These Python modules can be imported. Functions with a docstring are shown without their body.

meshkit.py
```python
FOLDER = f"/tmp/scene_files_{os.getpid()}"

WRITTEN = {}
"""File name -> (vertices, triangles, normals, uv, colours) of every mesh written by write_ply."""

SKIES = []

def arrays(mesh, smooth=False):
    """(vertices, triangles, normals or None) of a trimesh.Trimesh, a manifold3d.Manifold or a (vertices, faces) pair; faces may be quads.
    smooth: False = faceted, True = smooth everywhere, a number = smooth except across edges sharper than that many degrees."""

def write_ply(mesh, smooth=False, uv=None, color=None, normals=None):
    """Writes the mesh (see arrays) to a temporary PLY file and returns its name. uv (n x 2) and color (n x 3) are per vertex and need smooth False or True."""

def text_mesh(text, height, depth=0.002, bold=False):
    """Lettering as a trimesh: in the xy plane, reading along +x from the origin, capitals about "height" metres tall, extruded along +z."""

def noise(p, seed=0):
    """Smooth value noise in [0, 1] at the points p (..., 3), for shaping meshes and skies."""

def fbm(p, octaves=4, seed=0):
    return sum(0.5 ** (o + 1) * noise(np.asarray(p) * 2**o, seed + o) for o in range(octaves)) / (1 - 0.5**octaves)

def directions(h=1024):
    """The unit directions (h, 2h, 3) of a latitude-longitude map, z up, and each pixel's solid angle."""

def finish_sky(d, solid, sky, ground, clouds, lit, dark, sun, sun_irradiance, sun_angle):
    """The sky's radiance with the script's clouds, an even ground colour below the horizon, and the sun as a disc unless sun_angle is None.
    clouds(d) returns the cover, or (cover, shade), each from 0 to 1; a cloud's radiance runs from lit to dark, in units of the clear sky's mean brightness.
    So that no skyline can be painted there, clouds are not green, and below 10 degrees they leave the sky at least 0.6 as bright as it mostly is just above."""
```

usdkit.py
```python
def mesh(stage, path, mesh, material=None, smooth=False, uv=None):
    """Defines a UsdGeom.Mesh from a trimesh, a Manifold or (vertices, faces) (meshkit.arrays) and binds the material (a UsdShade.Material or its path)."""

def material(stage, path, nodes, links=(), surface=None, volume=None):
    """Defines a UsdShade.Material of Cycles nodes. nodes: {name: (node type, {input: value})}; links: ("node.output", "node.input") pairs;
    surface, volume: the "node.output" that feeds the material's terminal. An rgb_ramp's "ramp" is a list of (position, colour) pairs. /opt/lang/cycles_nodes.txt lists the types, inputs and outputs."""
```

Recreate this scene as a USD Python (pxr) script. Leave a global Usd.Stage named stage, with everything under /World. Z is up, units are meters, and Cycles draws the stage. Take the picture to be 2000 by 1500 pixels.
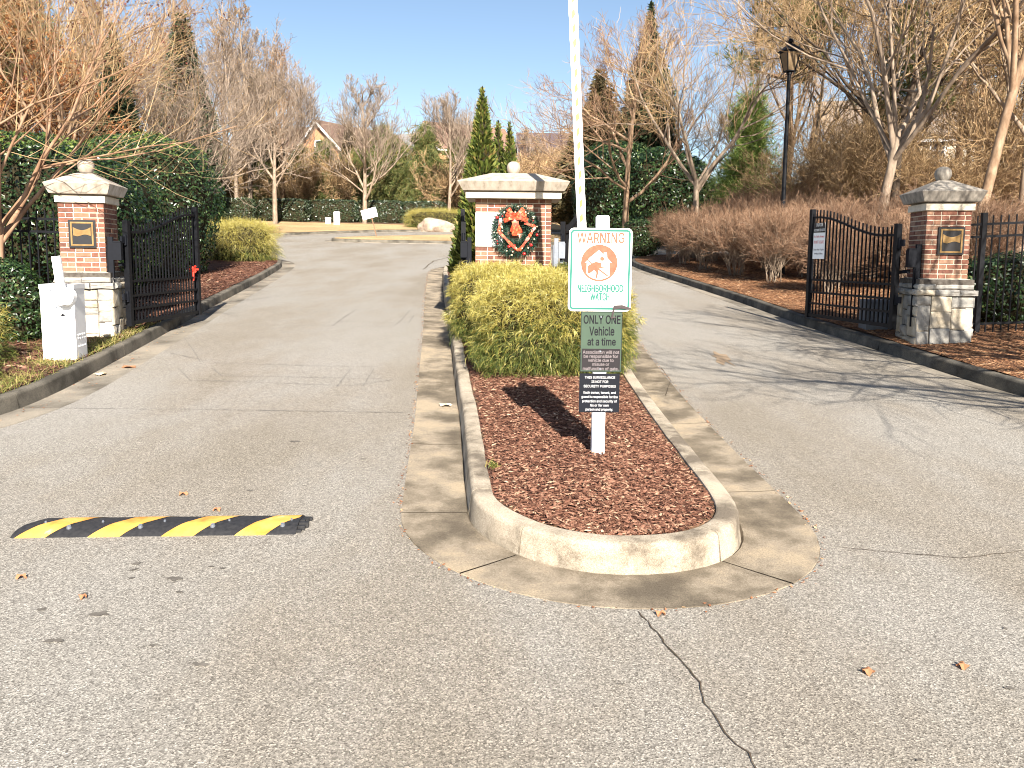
import math, numpy as np, trimesh, shapely, usdkit, meshkit
from shapely.geometry import Polygon, LineString, Point
from scipy.spatial import Delaunay
from scipy.interpolate import PchipInterpolator
from scipy.sparse import coo_matrix
from scipy.sparse.csgraph import connected_components
from pxr import Usd, UsdGeom, UsdLux, UsdShade, Gf, Sdf, Vt

stage = Usd.Stage.CreateInMemory()
UsdGeom.SetStageUpAxis(stage, UsdGeom.Tokens.z)
UsdGeom.SetStageMetersPerUnit(stage, 1.0)
W = UsdGeom.Xform.Define(stage, '/World'); stage.SetDefaultPrim(W.GetPrim())
UsdGeom.Scope.Define(stage, '/World/Looks')
PI = math.pi

# ------------------------------------------------------------------ camera, sky, sun, exposure
CAM_H, PITCH, ROLL = 1.70, math.atan(0.1073), math.radians(0.53)
U0 = np.array([0, math.sin(PITCH), math.cos(PITCH)]); F0 = np.array([0, math.cos(PITCH), -math.sin(PITCH)])
c_, s_ = math.cos(ROLL), math.sin(ROLL)
RGT = c_ * np.array([1, 0, 0]) + s_ * U0; UPV = c_ * U0 - s_ * np.array([1, 0, 0])
cam = UsdGeom.Camera.Define(stage, '/World/camera')
cam.CreateHorizontalApertureAttr(36.0); cam.CreateVerticalApertureAttr(27.0)
cam.CreateFocalLengthAttr(27.0); cam.CreateVerticalApertureOffsetAttr(-1.62)
cam.CreateClippingRangeAttr(Gf.Vec2f(0.1, 2000)); cam.CreateExposureAttr(1.58)
M = Gf.Matrix4d(*RGT, 0, *UPV, 0, *(-F0), 0, 0, 0, CAM_H, 1)
cam.AddTransformOp().Set(M)

SUN_DIR = np.array([0.175, -0.83, 0.533]); SUN_DIR /= np.linalg.norm(SUN_DIR)   # towards the sun, behind the camera, a little to the right
SUN_EL = math.asin(SUN_DIR[2]); SUN_ROT = math.atan2(SUN_DIR[0], SUN_DIR[1])
sun = UsdLux.DistantLight.Define(stage, '/World/sun')
sun.CreateIntensityAttr(1.25); sun.CreateAngleAttr(0.5); sun.CreateNormalizeAttr(True); sun.CreateColorAttr(Gf.Vec3f(1.0, 0.93, 0.82))
zx = SUN_DIR; xx = np.cross([0, 0, 1], zx); xx /= np.linalg.norm(xx); yx = np.cross(zx, xx)
sun.AddTransformOp().Set(Gf.Matrix4d(*xx, 0, *yx, 0, *zx, 0, 0, 0, 0, 1))
sky = UsdLux.DomeLight.Define(stage, '/World/sky'); sky.CreateIntensityAttr(1.0)
sky.GetPrim().SetCustomDataByKey('kind', 'structure'); sky.GetPrim().SetCustomDataByKey('label', 'clear pale blue winter sky over the trees'); sky.GetPrim().SetCustomDataByKey('category', 'sky')
skym = usdkit.material(stage, '/World/Looks/sky', {
    's': ('sky_texture', {'sky_type': 'single_scattering', 'sun_disc': False, 'sun_elevation': SUN_EL, 'sun_rotation': SUN_ROT, 'air_density': 1.0, 'aerosol_density': .7, 'ozone_density': 1.0}),
    'b': ('background_shader', {'strength': 0.057})}, [('s.color', 'b.color')], surface='b.background')
UsdShade.MaterialBindingAPI.Apply(sky.GetPrim()).Bind(skym)

# ------------------------------------------------------------------ helpers
_used = {}; ISL_MATS = set()
def numbered(parent, name):
    k = (parent, name); n = _used.get(k, 0); _used[k] = n + 1
    return f'{parent}/{name}' if n == 0 else f'{parent}/{name}_{n:03d}'
def tagp(o, label=None, cat=None, group=None, kind=None):
    p = o.GetPrim() if hasattr(o, 'GetPrim') else o
    for k, v in (('label', label), ('category', cat), ('group', group), ('kind', kind)):
        if v: p.SetCustomDataByKey(k, v)
    return p
def thing(name, label=None, cat=None, loc=(0, 0, 0), rz=0.0, sc=(1, 1, 1), group=None, kind=None, parent='/World'):
    x = UsdGeom.Xform.Define(stage, numbered(parent, name))
    x.AddTranslateOp().Set(Gf.Vec3d(*map(float, loc))); x.AddRotateZOp().Set(float(rz)); x.AddScaleOp().Set(Gf.Vec3f(*map(float, sc)))
    tagp(x, label, cat, group, kind)
    return str(x.GetPath())
def dup(src, label, loc, rz=0.0, sc=(1, 1, 1), group=None):
    was = stage.GetPrimAtPath(src); base = was.GetName()
    if base[-4:-3] == '_' and base[-3:].isdigit(): base = base[:-4]
    p = thing(base, label, was.GetCustomDataByKey('category'), loc, rz, sc, group or was.GetCustomDataByKey('group'))
    pr = stage.GetPrimAtPath(p); pr.GetReferences().AddInternalReference(src); pr.SetInstanceable(True)
    return p
def mesh(name, m, mat, parent='/World', smooth=False, label=None, cat=None, group=None, kind=None):
    if isinstance(m, MB): m = m.arr()
    isl = mat is not None and str(mat.GetPath()) in ISL_MATS
    if isl: smooth = False
    o = usdkit.mesh(stage, numbered(parent, name), m, mat, smooth)
    if isl:                                   # one random number for each loose piece (leaf, twig, chip)
        f = np.asarray(m[1]); f = np.vstack([f[:, [0, 1, 2]], f[:, [0, 2, 3]]]) if f.shape[1] == 4 else f; n = len(m[0])
        k = connected_components(coo_matrix((np.ones(len(f) * 2, np.int8), (np.r_[f[:, 0], f[:, 1]], np.r_[f[:, 1], f[:, 2]])), (n, n)), False)[1]
        UsdGeom.PrimvarsAPI(o).CreatePrimvar('rnd', Sdf.ValueTypeNames.FloatArray, 'vertex').Set(Vt.FloatArray.FromNumpy(np.random.default_rng(n).random(k.max() + 1)[k].astype(np.float32)))
    tagp(o, label, cat, group, kind)
    return str(o.GetPath())
class MB:
    def __init__(s): s.v, s.f, s.n = [], [], 0
    def add(s, v, f):
        v = np.asarray(v, float); f = np.asarray(f, int)
        if f.ndim == 2 and f.shape[1] == 4: f = np.vstack([f[:, [0, 1, 2]], f[:, [0, 2, 3]]])
        s.v.append(v); s.f.append(f + s.n); s.n += len(v); return s
    def tm(s, t): return s.add(t.vertices, t.faces)
    def box(s, x0, x1, y0, y1, z0, z1):
        v = [(x, y, z) for x in (x0, x1) for y in (y0, y1) for z in (z0, z1)]
        return s.add(v, [(0, 1, 3, 2), (4, 6, 7, 5), (0, 4, 5, 1), (2, 3, 7, 6), (0, 2, 6, 4), (1, 5, 7, 3)])
    def bar(s, a, b, w, h=None, up=(0, 0, 1)):
        a, b = np.asarray(a, float), np.asarray(b, float); d = (b - a) / np.linalg.norm(b - a); h = h or w
        r = np.cross(d, up); 
        if np.linalg.norm(r) < 1e-6: r = np.cross(d, (0, 1, 0))
        r /= np.linalg.norm(r); u = np.cross(r, d)
        v = [p + i * r * w / 2 + j * u * h / 2 for p in (a, b) for i in (-1, 1) for j in (-1, 1)]
        return s.add(v, [(0, 1, 3, 2), (4, 6, 7, 5), (0, 4, 5, 1), (2, 3, 7, 6), (0, 2, 6, 4), (1, 5, 7, 3)])
    def cyl(s, a, b, r0, r1=None, n=12):
        r1 = r0 if r1 is None else r1
        v, f = tubes([np.array([a, b], float)], [np.array([r0, r1])], n, caps=True); return s.add(v, f)
    def prism(s, pts, y0, y1):           # polygon in xz, extruded in y
        t = trimesh.creation.extrude_polygon(Polygon(pts), y1 - y0, engine='earcut')
        v = np.asarray(t.vertices); return s.add(np.c_[v[:, 0], y1 - v[:, 2], v[:, 1]], t.faces)
    def frust(s, z0, z1, a0, b0, a1, b1):  # centred rectangles of half sizes a (x), b (y)
        v = [(sx * a, sy * b, z) for a, b, z in ((a0, b0, z0), (a1, b1, z1)) for sx, sy in ((-1, -1), (1, -1), (1, 1), (-1, 1))]
        return s.add(v, [(3, 2, 1, 0), (4, 5, 6, 7)] + [(i, (i + 1) % 4, 4 + (i + 1) % 4, 4 + i) for i in range(4)])
    def arr(s):
        return (np.vstack(s.v), np.vstack(s.f))
def unit(v): return v / np.maximum(np.linalg.norm(v, axis=-1, keepdims=True), 1e-12)
def tubes(polys, radii, sides=3, caps=False):
    """polylines -> tubes (vertices, triangles), vectorised over polylines of equal length"""
    groups = {}
    for p, r in zip(polys, radii): groups.setdefault(len(p), []).append((p, r))
    V, F, base = [], [], 0
    for n, L in groups.items():
        P = np.array([a for a, _ in L], float); R = np.array([b for _, b in L], float); m = len(P)
        T = np.gradient(P, axis=1) if n > 1 else None
        T = unit(T); D = unit(P[:, -1] - P[:, 0]); ax = np.eye(3)[np.abs(D).argmin(1)]
        X = unit(np.cross(T, ax[:, None, :])); Y = np.cross(T, X)
        a = np.arange(sides) / sides * 2 * PI
        ring = P[:, :, None] + R[:, :, None, None] * (X[:, :, None] * np.cos(a)[None, None, :, None] + Y[:, :, None] * np.sin(a)[None, None, :, None])
        V.append(ring.reshape(-1, 3))
        i, j, k = np.meshgrid(np.arange(m), np.arange(n - 1), np.arange(sides), indexing='ij'); k2 = (k + 1) % sides
        q = lambda jj, kk: base + (i * n + jj) * sides + kk
        F.append(np.stack([q(j, k), q(j, k2), q(j + 1, k2)], -1).reshape(-1, 3)); F.append(np.stack([q(j, k), q(j + 1, k2), q(j + 1, k)], -1).reshape(-1, 3))
        if caps:
            ii, kk = np.meshgrid(np.arange(m), np.arange(1, sides - 1), indexing='ij')
            q2 = lambda jj, k_: base + (ii * n + jj) * sides + k_
            F.append(np.stack([q2(0, 0 * kk), q2(0, kk + 1), q2(0, kk)], -1).reshape(-1, 3)); F.append(np.stack([q2(n - 1, 0 * kk), q2(n - 1, kk), q2(n - 1, kk + 1)], -1).reshape(-1, 3))
        base += m * n * sides
    return np.vstack(V), np.vstack(F)
def leaves(c, nrm, ax, ln, wd, fold=0.0):
    """rhombic leaves: centres c, normals nrm, long axes ax, lengths and widths"""
    ax = unit(ax - nrm * (ax * nrm).sum(1, keepdims=True)); sd = np.cross(nrm, ax); ln = np.broadcast_to(ln, len(c))[:, None]; wd = np.broadcast_to(wd, len(c))[:, None]
    v = np.stack([c - ax * ln / 2, c + sd * wd / 2 - nrm * fold * wd, c + ax * ln / 2, c - sd * wd / 2 - nrm * fold * wd], 1).reshape(-1, 3)
    b = np.arange(len(c))[:, None] * 4
    return v, np.vstack([b + [0, 2, 1], b + [0, 3, 2]])
def rdir(rng, n): return unit(rng.normal(size=(n, 3)))
def ribbons(p0, d, ln, wd, droop, rng, seg=3):
    """thin drooping strands: start points, directions, lengths"""
    n = len(p0); P = [p0]; d = d.copy()
    for i in range(seg):
        P.append(P[-1] + d * (ln / seg)[:, None]); d = unit(d + np.array([0, 0, -1.0]) * droop)
    P = np.stack(P, 1); sd = unit(np.cross(d, rdir(rng, n)))[:, None, :]
    w = np.linspace(1, 0.15, seg + 1)[None, :, None] * wd / 2
    v = np.stack([P - sd * w, P + sd * w], 2).reshape(-1, 3)
    b = (np.arange(n) * (seg + 1) * 2)[:, None, None] + (np.arange(seg) * 2)[None, :, None]
    f = np.concatenate([b + np.array([0, 1, 3]), b + np.array([0, 3, 2])], 1).reshape(-1, 3)
    return v, f

# ------------------------------------------------------------------ materials
_mats = {}
def mat(name, ramp=None, scale=8.0, rough=0.7, spec=0.3, bump=0.0, bscale=None, detail=4, isl=False, extra=None, transl=0.0, metal=0.0, dist=0.02, coords='geometry', stretch=None):
    """procedural material: colour from a noise (or a per-piece random number) through a ramp, optional bump and translucency"""
    if name in _mats: return _mats[name]
    n = {'p': ('principled_bsdf', {'roughness': rough, 'specular_ior_level': spec, 'metallic': metal})}; l = []
    n['g'] = ('geometry', {}) if coords == 'geometry' else ('texture_coordinate', {})
    src = 'g.position' if coords == 'geometry' else 'g.object'
    if stretch:
        n['mp'] = ('mapping', {'scale': stretch}); l.append((src, 'mp.vector')); src = 'mp.vector'
    n['n'] = ('noise_texture', {'scale': scale, 'detail': detail, 'roughness': 0.6}); l.append((src, 'n.vector'))
    n['r'] = ('rgb_ramp', {'ramp': ramp})
    if isl:
        ISL_MATS.add('/World/Looks/' + name); n['gi'] = ('attribute', {'attribute': 'rnd'}); l.append(('gi.fac', 'r.fac'))
    else:
        n['mr'] = ('map_range', {'from_min': 0.28, 'from_max': 0.72, 'clamp': True}); l += [('n.fac', 'mr.value'), ('mr.result', 'r.fac')]
    col = 'r.color'
    l.append((col, 'p.base_color'))
    if bump:
        n['n2'] = ('noise_texture', {'scale': bscale or scale * 4, 'detail': 5, 'roughness': 0.65}); n['b'] = ('bump', {'strength': bump, 'distance': dist})
        l += [(src, 'n2.vector'), ('n2.fac', 'b.height'), ('b.normal', 'p.normal')]
    surf = 'p.BSDF'
    if transl:
        n['t'] = ('translucent_bsdf', {}); n['mx'] = ('mix_closure', {'fac': transl}); l += [(col, 't.color'), ('p.BSDF', 'mx.closure1'), ('t.BSDF', 'mx.closure2')]; surf = 'mx.closure'
    m = usdkit.material(stage, '/World/Looks/' + name, n, l, surface=surf)
    _mats[name] = m; return m
def flat(name, c, rough=0.5, spec=0.4, metal=0.0, var=0.12):
    c = np.array(c); return mat(name, [(0, c * (1 - var)), (1, np.minimum(c * (1 + var), 0.9))], scale=14, rough=rough, spec=spec, metal=metal)

def ground_mat(name, fine, big, fs=110.0, bs=0.6, bumpd=0.006, rough=0.9, stretch=(1, 1, 1)):
    """speckled grains times large stains"""
    n = {'g': ('geometry', {}), 'v': ('voronoi_texture', {'scale': fs, 'feature': 'f1'}), 'sep': ('separate_color', {}), 'r': ('rgb_ramp', {'ramp': fine}),
         'n': ('noise_texture', {'scale': bs, 'detail': 6, 'roughness': 0.62}), 'mr': ('map_range', {'from_min': 0.37, 'from_max': 0.63, 'clamp': True}), 'r2': ('rgb_ramp', {'ramp': big}),
         'm': ('mix_color', {'blend_type': 'multiply', 'fac': 1.0}), 'b': ('bump', {'strength': 0.8, 'distance': bumpd}), 'p': ('principled_bsdf', {'roughness': rough, 'specular_ior_level': 0.25})}
    n['mp'] = ('mapping', {'scale': stretch})
    l = [('g.position', 'v.vector'), ('v.color', 'sep.color'), ('sep.r', 'r.fac'), ('g.position', 'mp.vector'), ('mp.vector', 'n.vector'), ('n.fac', 'mr.value'), ('mr.result', 'r2.fac'), ('r.color', 'm.a'), ('r2.color', 'm.b'), ('m.result', 'p.base_color'),
         ('v.distance', 'b.height'), ('b.normal', 'p.normal')]
    _mats[name] = usdkit.material(stage, '/World/Looks/' + name, n, l, surface='p.BSDF'); return _mats[name]

ASPHALT = ground_mat('asphalt', [(0, (.10, .092, .082)), (.3, (.18, .169, .154)), (.6, (.24, .227, .207)), (.85, (.31, .293, .267)), (1, (.45, .42, .38))],
                     [(0, (.88, .82, .73)), (.35, (.97, .92, .85)), (.7, (1.04, 1.02, .985)), (1, (1.08, 1.07, 1.05))], fs=165, bs=0.5, bumpd=.002, stretch=(1, .45, 1))
CONC = ground_mat('gutter_concrete', [(0, (.175, .145, .11)), (.5, (.26, .22, .17)), (1, (.34, .29, .23))], [(0, (.40, .385, .36)), (.35, (.62, .60, .56)), (.65, (.98, .96, .92)), (1, (1.28, 1.22, 1.1))], fs=260, bs=1.7, bumpd=.001)
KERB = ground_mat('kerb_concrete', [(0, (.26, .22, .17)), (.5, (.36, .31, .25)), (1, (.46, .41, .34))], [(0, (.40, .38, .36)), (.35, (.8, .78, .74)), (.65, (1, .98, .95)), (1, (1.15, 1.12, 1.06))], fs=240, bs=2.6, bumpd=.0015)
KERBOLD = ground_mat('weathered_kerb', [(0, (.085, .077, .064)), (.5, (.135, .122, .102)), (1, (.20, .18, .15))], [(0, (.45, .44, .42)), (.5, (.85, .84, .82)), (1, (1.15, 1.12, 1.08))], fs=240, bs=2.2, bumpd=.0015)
KERBSHADE = ground_mat('shade_painted_kerb', [(0, (.045, .043, .038)), (.5, (.075, .07, .062)), (1, (.13, .12, .105))], [(0, (.45, .44, .42)), (.5, (.85, .84, .82)), (1, (1.35, 1.3, 1.2))], fs=240, bs=2.4, bumpd=.0015)  # right kerb: shade of the face turned from the sun, put into the colour
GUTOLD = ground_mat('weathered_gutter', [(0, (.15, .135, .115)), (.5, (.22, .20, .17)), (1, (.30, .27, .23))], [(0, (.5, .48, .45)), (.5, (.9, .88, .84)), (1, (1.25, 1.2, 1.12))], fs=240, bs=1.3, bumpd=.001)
MULCH = ground_mat('mulch', [(0, (.05, .02, .013)), (.4, (.12, .05, .033)), (.8, (.20, .09, .06)), (1, (.32, .18, .12))], [(0, (.6, .6, .6)), (1, (1.15, 1.1, 1.05))], fs=48, bs=2.5, bumpd=.03)
STRAW = ground_mat('pine_straw', [(0, (.08, .035, .018)), (.4, (.17, .078, .04)), (.8, (.28, .14, .07)), (1, (.40, .23, .13))], [(0, (.6, .6, .6)), (1, (1.15, 1.12, 1.05))], fs=38, bs=1.2, bumpd=.03)
LAWN = ground_mat('dormant_lawn', [(0, (.30, .20, .10)), (.5, (.42, .30, .16)), (1, (.52, .40, .24))], [(0, (.85, .8, .75)), (1, (1.08, 1.06, 1.0))], fs=30, bs=.5, bumpd=.02)
LITTER = ground_mat('leaf_litter_ground', [(0, (.05, .028, .016)), (.5, (.12, .068, .04)), (1, (.22, .14, .085))], [(0, (.65, .65, .65)), (1, (1.1, 1.1, 1.05))], fs=14, bs=.35, bumpd=.05)

BRICKS = [mat('brick_red', [(0, (.155, .066, .045)), (1, (.245, .11, .074))], 22, .85, .2, .25, 120, coords='object', dist=.004), mat('brick_dark', [(0, (.10, .05, .038)), (1, (.20, .085, .06))], 22, .85, .2, .25, 120, coords='object', dist=.004),
          mat('brick_orange', [(0, (.22, .11, .07)), (1, (.29, .155, .10))], 22, .85, .2, .25, 120, coords='object', dist=.004), mat('brick_brown', [(0, (.20, .115, .078)), (1, (.31, .18, .12))], 22, .85, .2, .25, 120, coords='object', dist=.004)]
MORTAR = mat('mortar', [(0, (.50, .42, .32)), (1, (.62, .54, .43))], 30, .95, .1, .3, 150, coords='object', dist=.004)
STONES = [mat('stone_buff', [(0, (.30, .25, .18)), (.5, (.45, .39, .30)), (1, (.58, .52, .42))], 7, .85, .2, .6, 30, coords='object', dist=.012), mat('stone_grey', [(0, (.17, .165, .155)), (.5, (.30, .285, .26)), (1, (.42, .39, .34))], 7, .85, .2, .6, 30, coords='object', dist=.012),
          mat('stone_pale', [(0, (.38, .34, .27)), (.6, (.55, .50, .42)), (1, (.64, .60, .52))], 7, .85, .2, .6, 30, coords='object', dist=.012)]
STONE_GAP = mat('stone_joint', [(0, (.06, .05, .042)), (1, (.13, .115, .10))], 20, .95, .1)
CAPC = mat('cast_stone', [(0, (.20, .165, .13)), (.4, (.35, .30, .245)), (1, (.46, .40, .34))], 5, .9, .2, .25, 80, coords='object', dist=.004, stretch=(2.2, 2.2, .5))
CAPOLD = mat('weathered_cast_stone', [(0, (.10, .095, .085)), (.5, (.23, .205, .175)), (1, (.36, .325, .28))], 6, .9, .2, .25, 80, coords='object', dist=.004, stretch=(2.2, 2.2, .45))
BAND = mat('pale_cast_stone', [(0, (.46, .40, .32)), (1, (.62, .56, .46))], 7, .9, .2, .2, 80, coords='object', dist=.004)
IRON = mat('black_iron', [(0, (.003, .0034, .005)), (1, (.007, .0075, .010))], 20, .5, .18)
IRONGREY = flat('grey_steel', (.006, .007, .011), .6, .15)
STEEL = flat('galvanised_steel', (.22, .24, .28), .4, .5, .5)
WHITE = mat('white_enamel', [(0, (.76, .76, .77)), (1, (.82, .82, .82))], 3, .35, .5)
PANELW = flat('white_board', (.80, .80, .79), .5, .4, 0, .03)

# ------------------------------------------------------------------ the lie of the land
_g = PchipInterpolator([-200, -50, 4, 6, 8.5, 11.3, 15, 20, 30, 40, 50, 60, 80, 120, 400, 900], [0, 0, 0.0, .04, .13, .29, .5, .80, 1.50, 2.28, 3.05, 3.75, 5.6, 11.0, 26, 30])
g = lambda Y: _g(np.asarray(Y, float))
def chaikin(p, n=2, closed=False):
    p = np.asarray(p, float)
    for _ in range(n):
        q = np.roll(p, -1, 0) if closed else p[1:]; a = p if closed else p[:-1]
        r = np.stack([.75 * a + .25 * q, .25 * a + .75 * q], 1).reshape(-1, 2)
        p = r if closed else np.vstack([p[:1], r, p[-1:]])
    return p
LK = chaikin([(-16, -16), (-13.5, -3), (-10, 1), (-7.6, 3.2), (-6.0, 5.0), (-5.25, 6.6), (-5.05, 7.6), (-5.15, 8.7), (-5.3, 9.6), (-5.52, 11.1), (-5.83, 13), (-6.29, 15.7), (-6.8, 19.1), (-7.5, 24), (-8.05, 27.2), (-8.9, 28.9), (-10.5, 29.8), (-14, 30.8), (-25, 32.5), (-60, 37)])
FK = chaikin([(-60, 42), (-25, 43), (-14.6, 45.2), (-11.5, 48.8), (-8.5, 52.2), (-3, 54.2), (5, 54.8), (30, 52), (60, 50)])
RK = chaikin([(60, 36), (20, 34), (8, 33), (5.3, 31.5), (4.35, 29.3), (4.45, 26.5), (4.75, 24), (5.15, 20.2), (5.36, 17.4), (5.42, 15), (5.57, 12.5), (5.76, 10), (5.95, 8.6), (6.5, 6), (7.8, 3.5), (10.5, 1), (14, -3), (16, -16)])
ISL = [(0.65, 4.0), (0.97, 4.06), (1.25, 4.24), (1.42, 4.52), (1.475, 4.9), (1.46, 6), (1.48, 9), (1.6, 13), (1.9, 19), (2.2, 24), (2.3, 26.2), (1.6, 27.5), (0, 28.1), (-1.5, 27.7), (-2.3, 26.3), (-2.25, 24.7), (-1.98, 21.9), (-1.55, 17.5), (-1.07, 13.1), (-.68, 9.2), (-.5, 7.5), (-.43, 6.7), (-.29, 5.1), (-.23, 4.66), (.05, 4.25), (.36, 4.05)]
ISLc = chaikin(ISL, 2, True)[::-1]      # clockwise from above
MED = chaikin([(-9.9, 41.6), (-9.2, 40.7), (-7.2, 40.2), (-3, 39.8), (3, 39.7), (12, 40), (12, 49), (4, 48.6), (-2, 47.2), (-6.3, 45), (-9.3, 43)], 2, True)
ROADP = Polygon(np.vstack([LK, FK, RK])).buffer(0); ISLP = Polygon(ISLc).buffer(0); MEDP = Polygon(MED).buffer(0)
PAVED = ROADP.difference(ISLP).difference(MEDP)
def sm(a, b, x): t = np.clip((x - a) / (b - a), 0, 1); return t * t * (3 - 2 * t)
def verge(X, Y):
    X, Y = np.asarray(X, float), np.asarray(Y, float); d = shapely.distance(shapely.points(X, Y), ROADP)
    h = g(Y) + .13 + np.where(X > 0, np.minimum(.055 * d, .9), np.minimum(.03 * d, .5))
    return h + sm(52, 60, Y) * sm(-6, 3, X) * np.clip((Y - 54) / 22, 0, 1) * 1.0
def zg(x, y): return float(verge(np.array([x]), np.array([y]))[0])
def drape(poly, zf, sp, edge=None):
    poly = poly.buffer(0); polys = getattr(poly, 'geoms', [poly]); V, F, n = [], [], 0
    for p in polys:
        if p.area < .005: continue
        pts = []
        for ring in [p.exterior, *p.interiors]:
            e = edge or sp; c = np.asarray(shapely.segmentize(ring, e).coords)[:-1]; pts.append(c)
        x0, y0, x1, y1 = p.bounds; gx, gy = np.meshgrid(np.arange(x0, x1, sp), np.arange(y0, y1, sp)); q = np.c_[gx.ravel(), gy.ravel()]
        q = q[shapely.contains_properly(p.buffer(-.3 * (edge or sp)), shapely.points(q))] if len(q) else q
        P = np.unique(np.round(np.vstack(pts + [q]), 5), axis=0); T = Delaunay(P - P.mean(0)).simplices; cen = P[T].mean(1)
        T = T[shapely.contains(p, shapely.points(cen))]
        a = P[T]; s = np.cross(a[:, 1] - a[:, 0], a[:, 2] - a[:, 0]); T = T[np.abs(s) > 1e-7]; s = s[np.abs(s) > 1e-7]; T[s < 0] = T[s < 0][:, ::-1]
        V.append(np.c_[P, zf(P[:, 0], P[:, 1])]); F.append(T + n); n += len(P)
    return np.vstack(V), np.vstack(F)
# the ground: one sheet out to the horizon, lowered beneath the roads, its step hidden under the kerbs
pts = []
for r0, sp in ((22, .9), (70, 2.5), (240, 10), (900, 60)):
    gx, gy = np.meshgrid(np.arange(-r0, r0 + .1, sp), np.arange(-r0 + 20, r0 + 20.1, sp)); pts.append(np.c_[gx.ravel(), gy.ravel()])
P = np.vstack([pts[0]] + [q[np.maximum(abs(q[:, 0]), abs(q[:, 1] - 20)) > r + 1] for q, r in zip(pts[1:], (22, 70, 240))])
P = P + np.random.default_rng(1).normal(0, .02, P.shape)
dd = shapely.distance(shapely.points(P), PAVED.boundary); P = P[dd > .3]
for off in (.02, .12):
    for pp, sgn in ((ROADP, 1), (ISLP, -1), (MEDP, -1)):
        P = np.vstack([P, np.asarray(shapely.segmentize(pp.buffer(sgn * off).exterior, .5).coords)[:-1]])
P = np.unique(np.round(P, 4), axis=0); T = Delaunay(P).simplices
inside = shapely.contains(ROADP.buffer(.05).difference(ISLP.buffer(-.05)).difference(MEDP.buffer(-.05)), shapely.points(P))
Z = np.where(inside, g(P[:, 1]) - .08, verge(P[:, 0], P[:, 1]))
a = P[T]; s = np.cross(a[:, 1] - a[:, 0], a[:, 2] - a[:, 0]); T[s < 0] = T[s < 0][:, ::-1]
mesh('ground', (np.c_[P, Z], T), LITTER, smooth=True, label='brown leaf covered ground under the trees', cat='ground', kind='structure')

GUT = {'l': .45, 'r': .30, 'i': .45}
asph = ROADP.difference(LineString(LK).buffer(GUT['l'])).difference(LineString(RK).buffer(GUT['r'])).difference(LineString(FK).buffer(.3)).difference(ISLP.buffer(GUT['i'])).difference(MEDP.buffer(.35)).intersection(shapely.box(-60, -15, 60, 60))
road = thing('road', 'worn pale grey asphalt road either side of the planted island', 'road', kind='structure')
mesh('asphalt', drape(asph, lambda x, y: g(y), .6, .3), ASPHALT, road, smooth=True)

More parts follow.
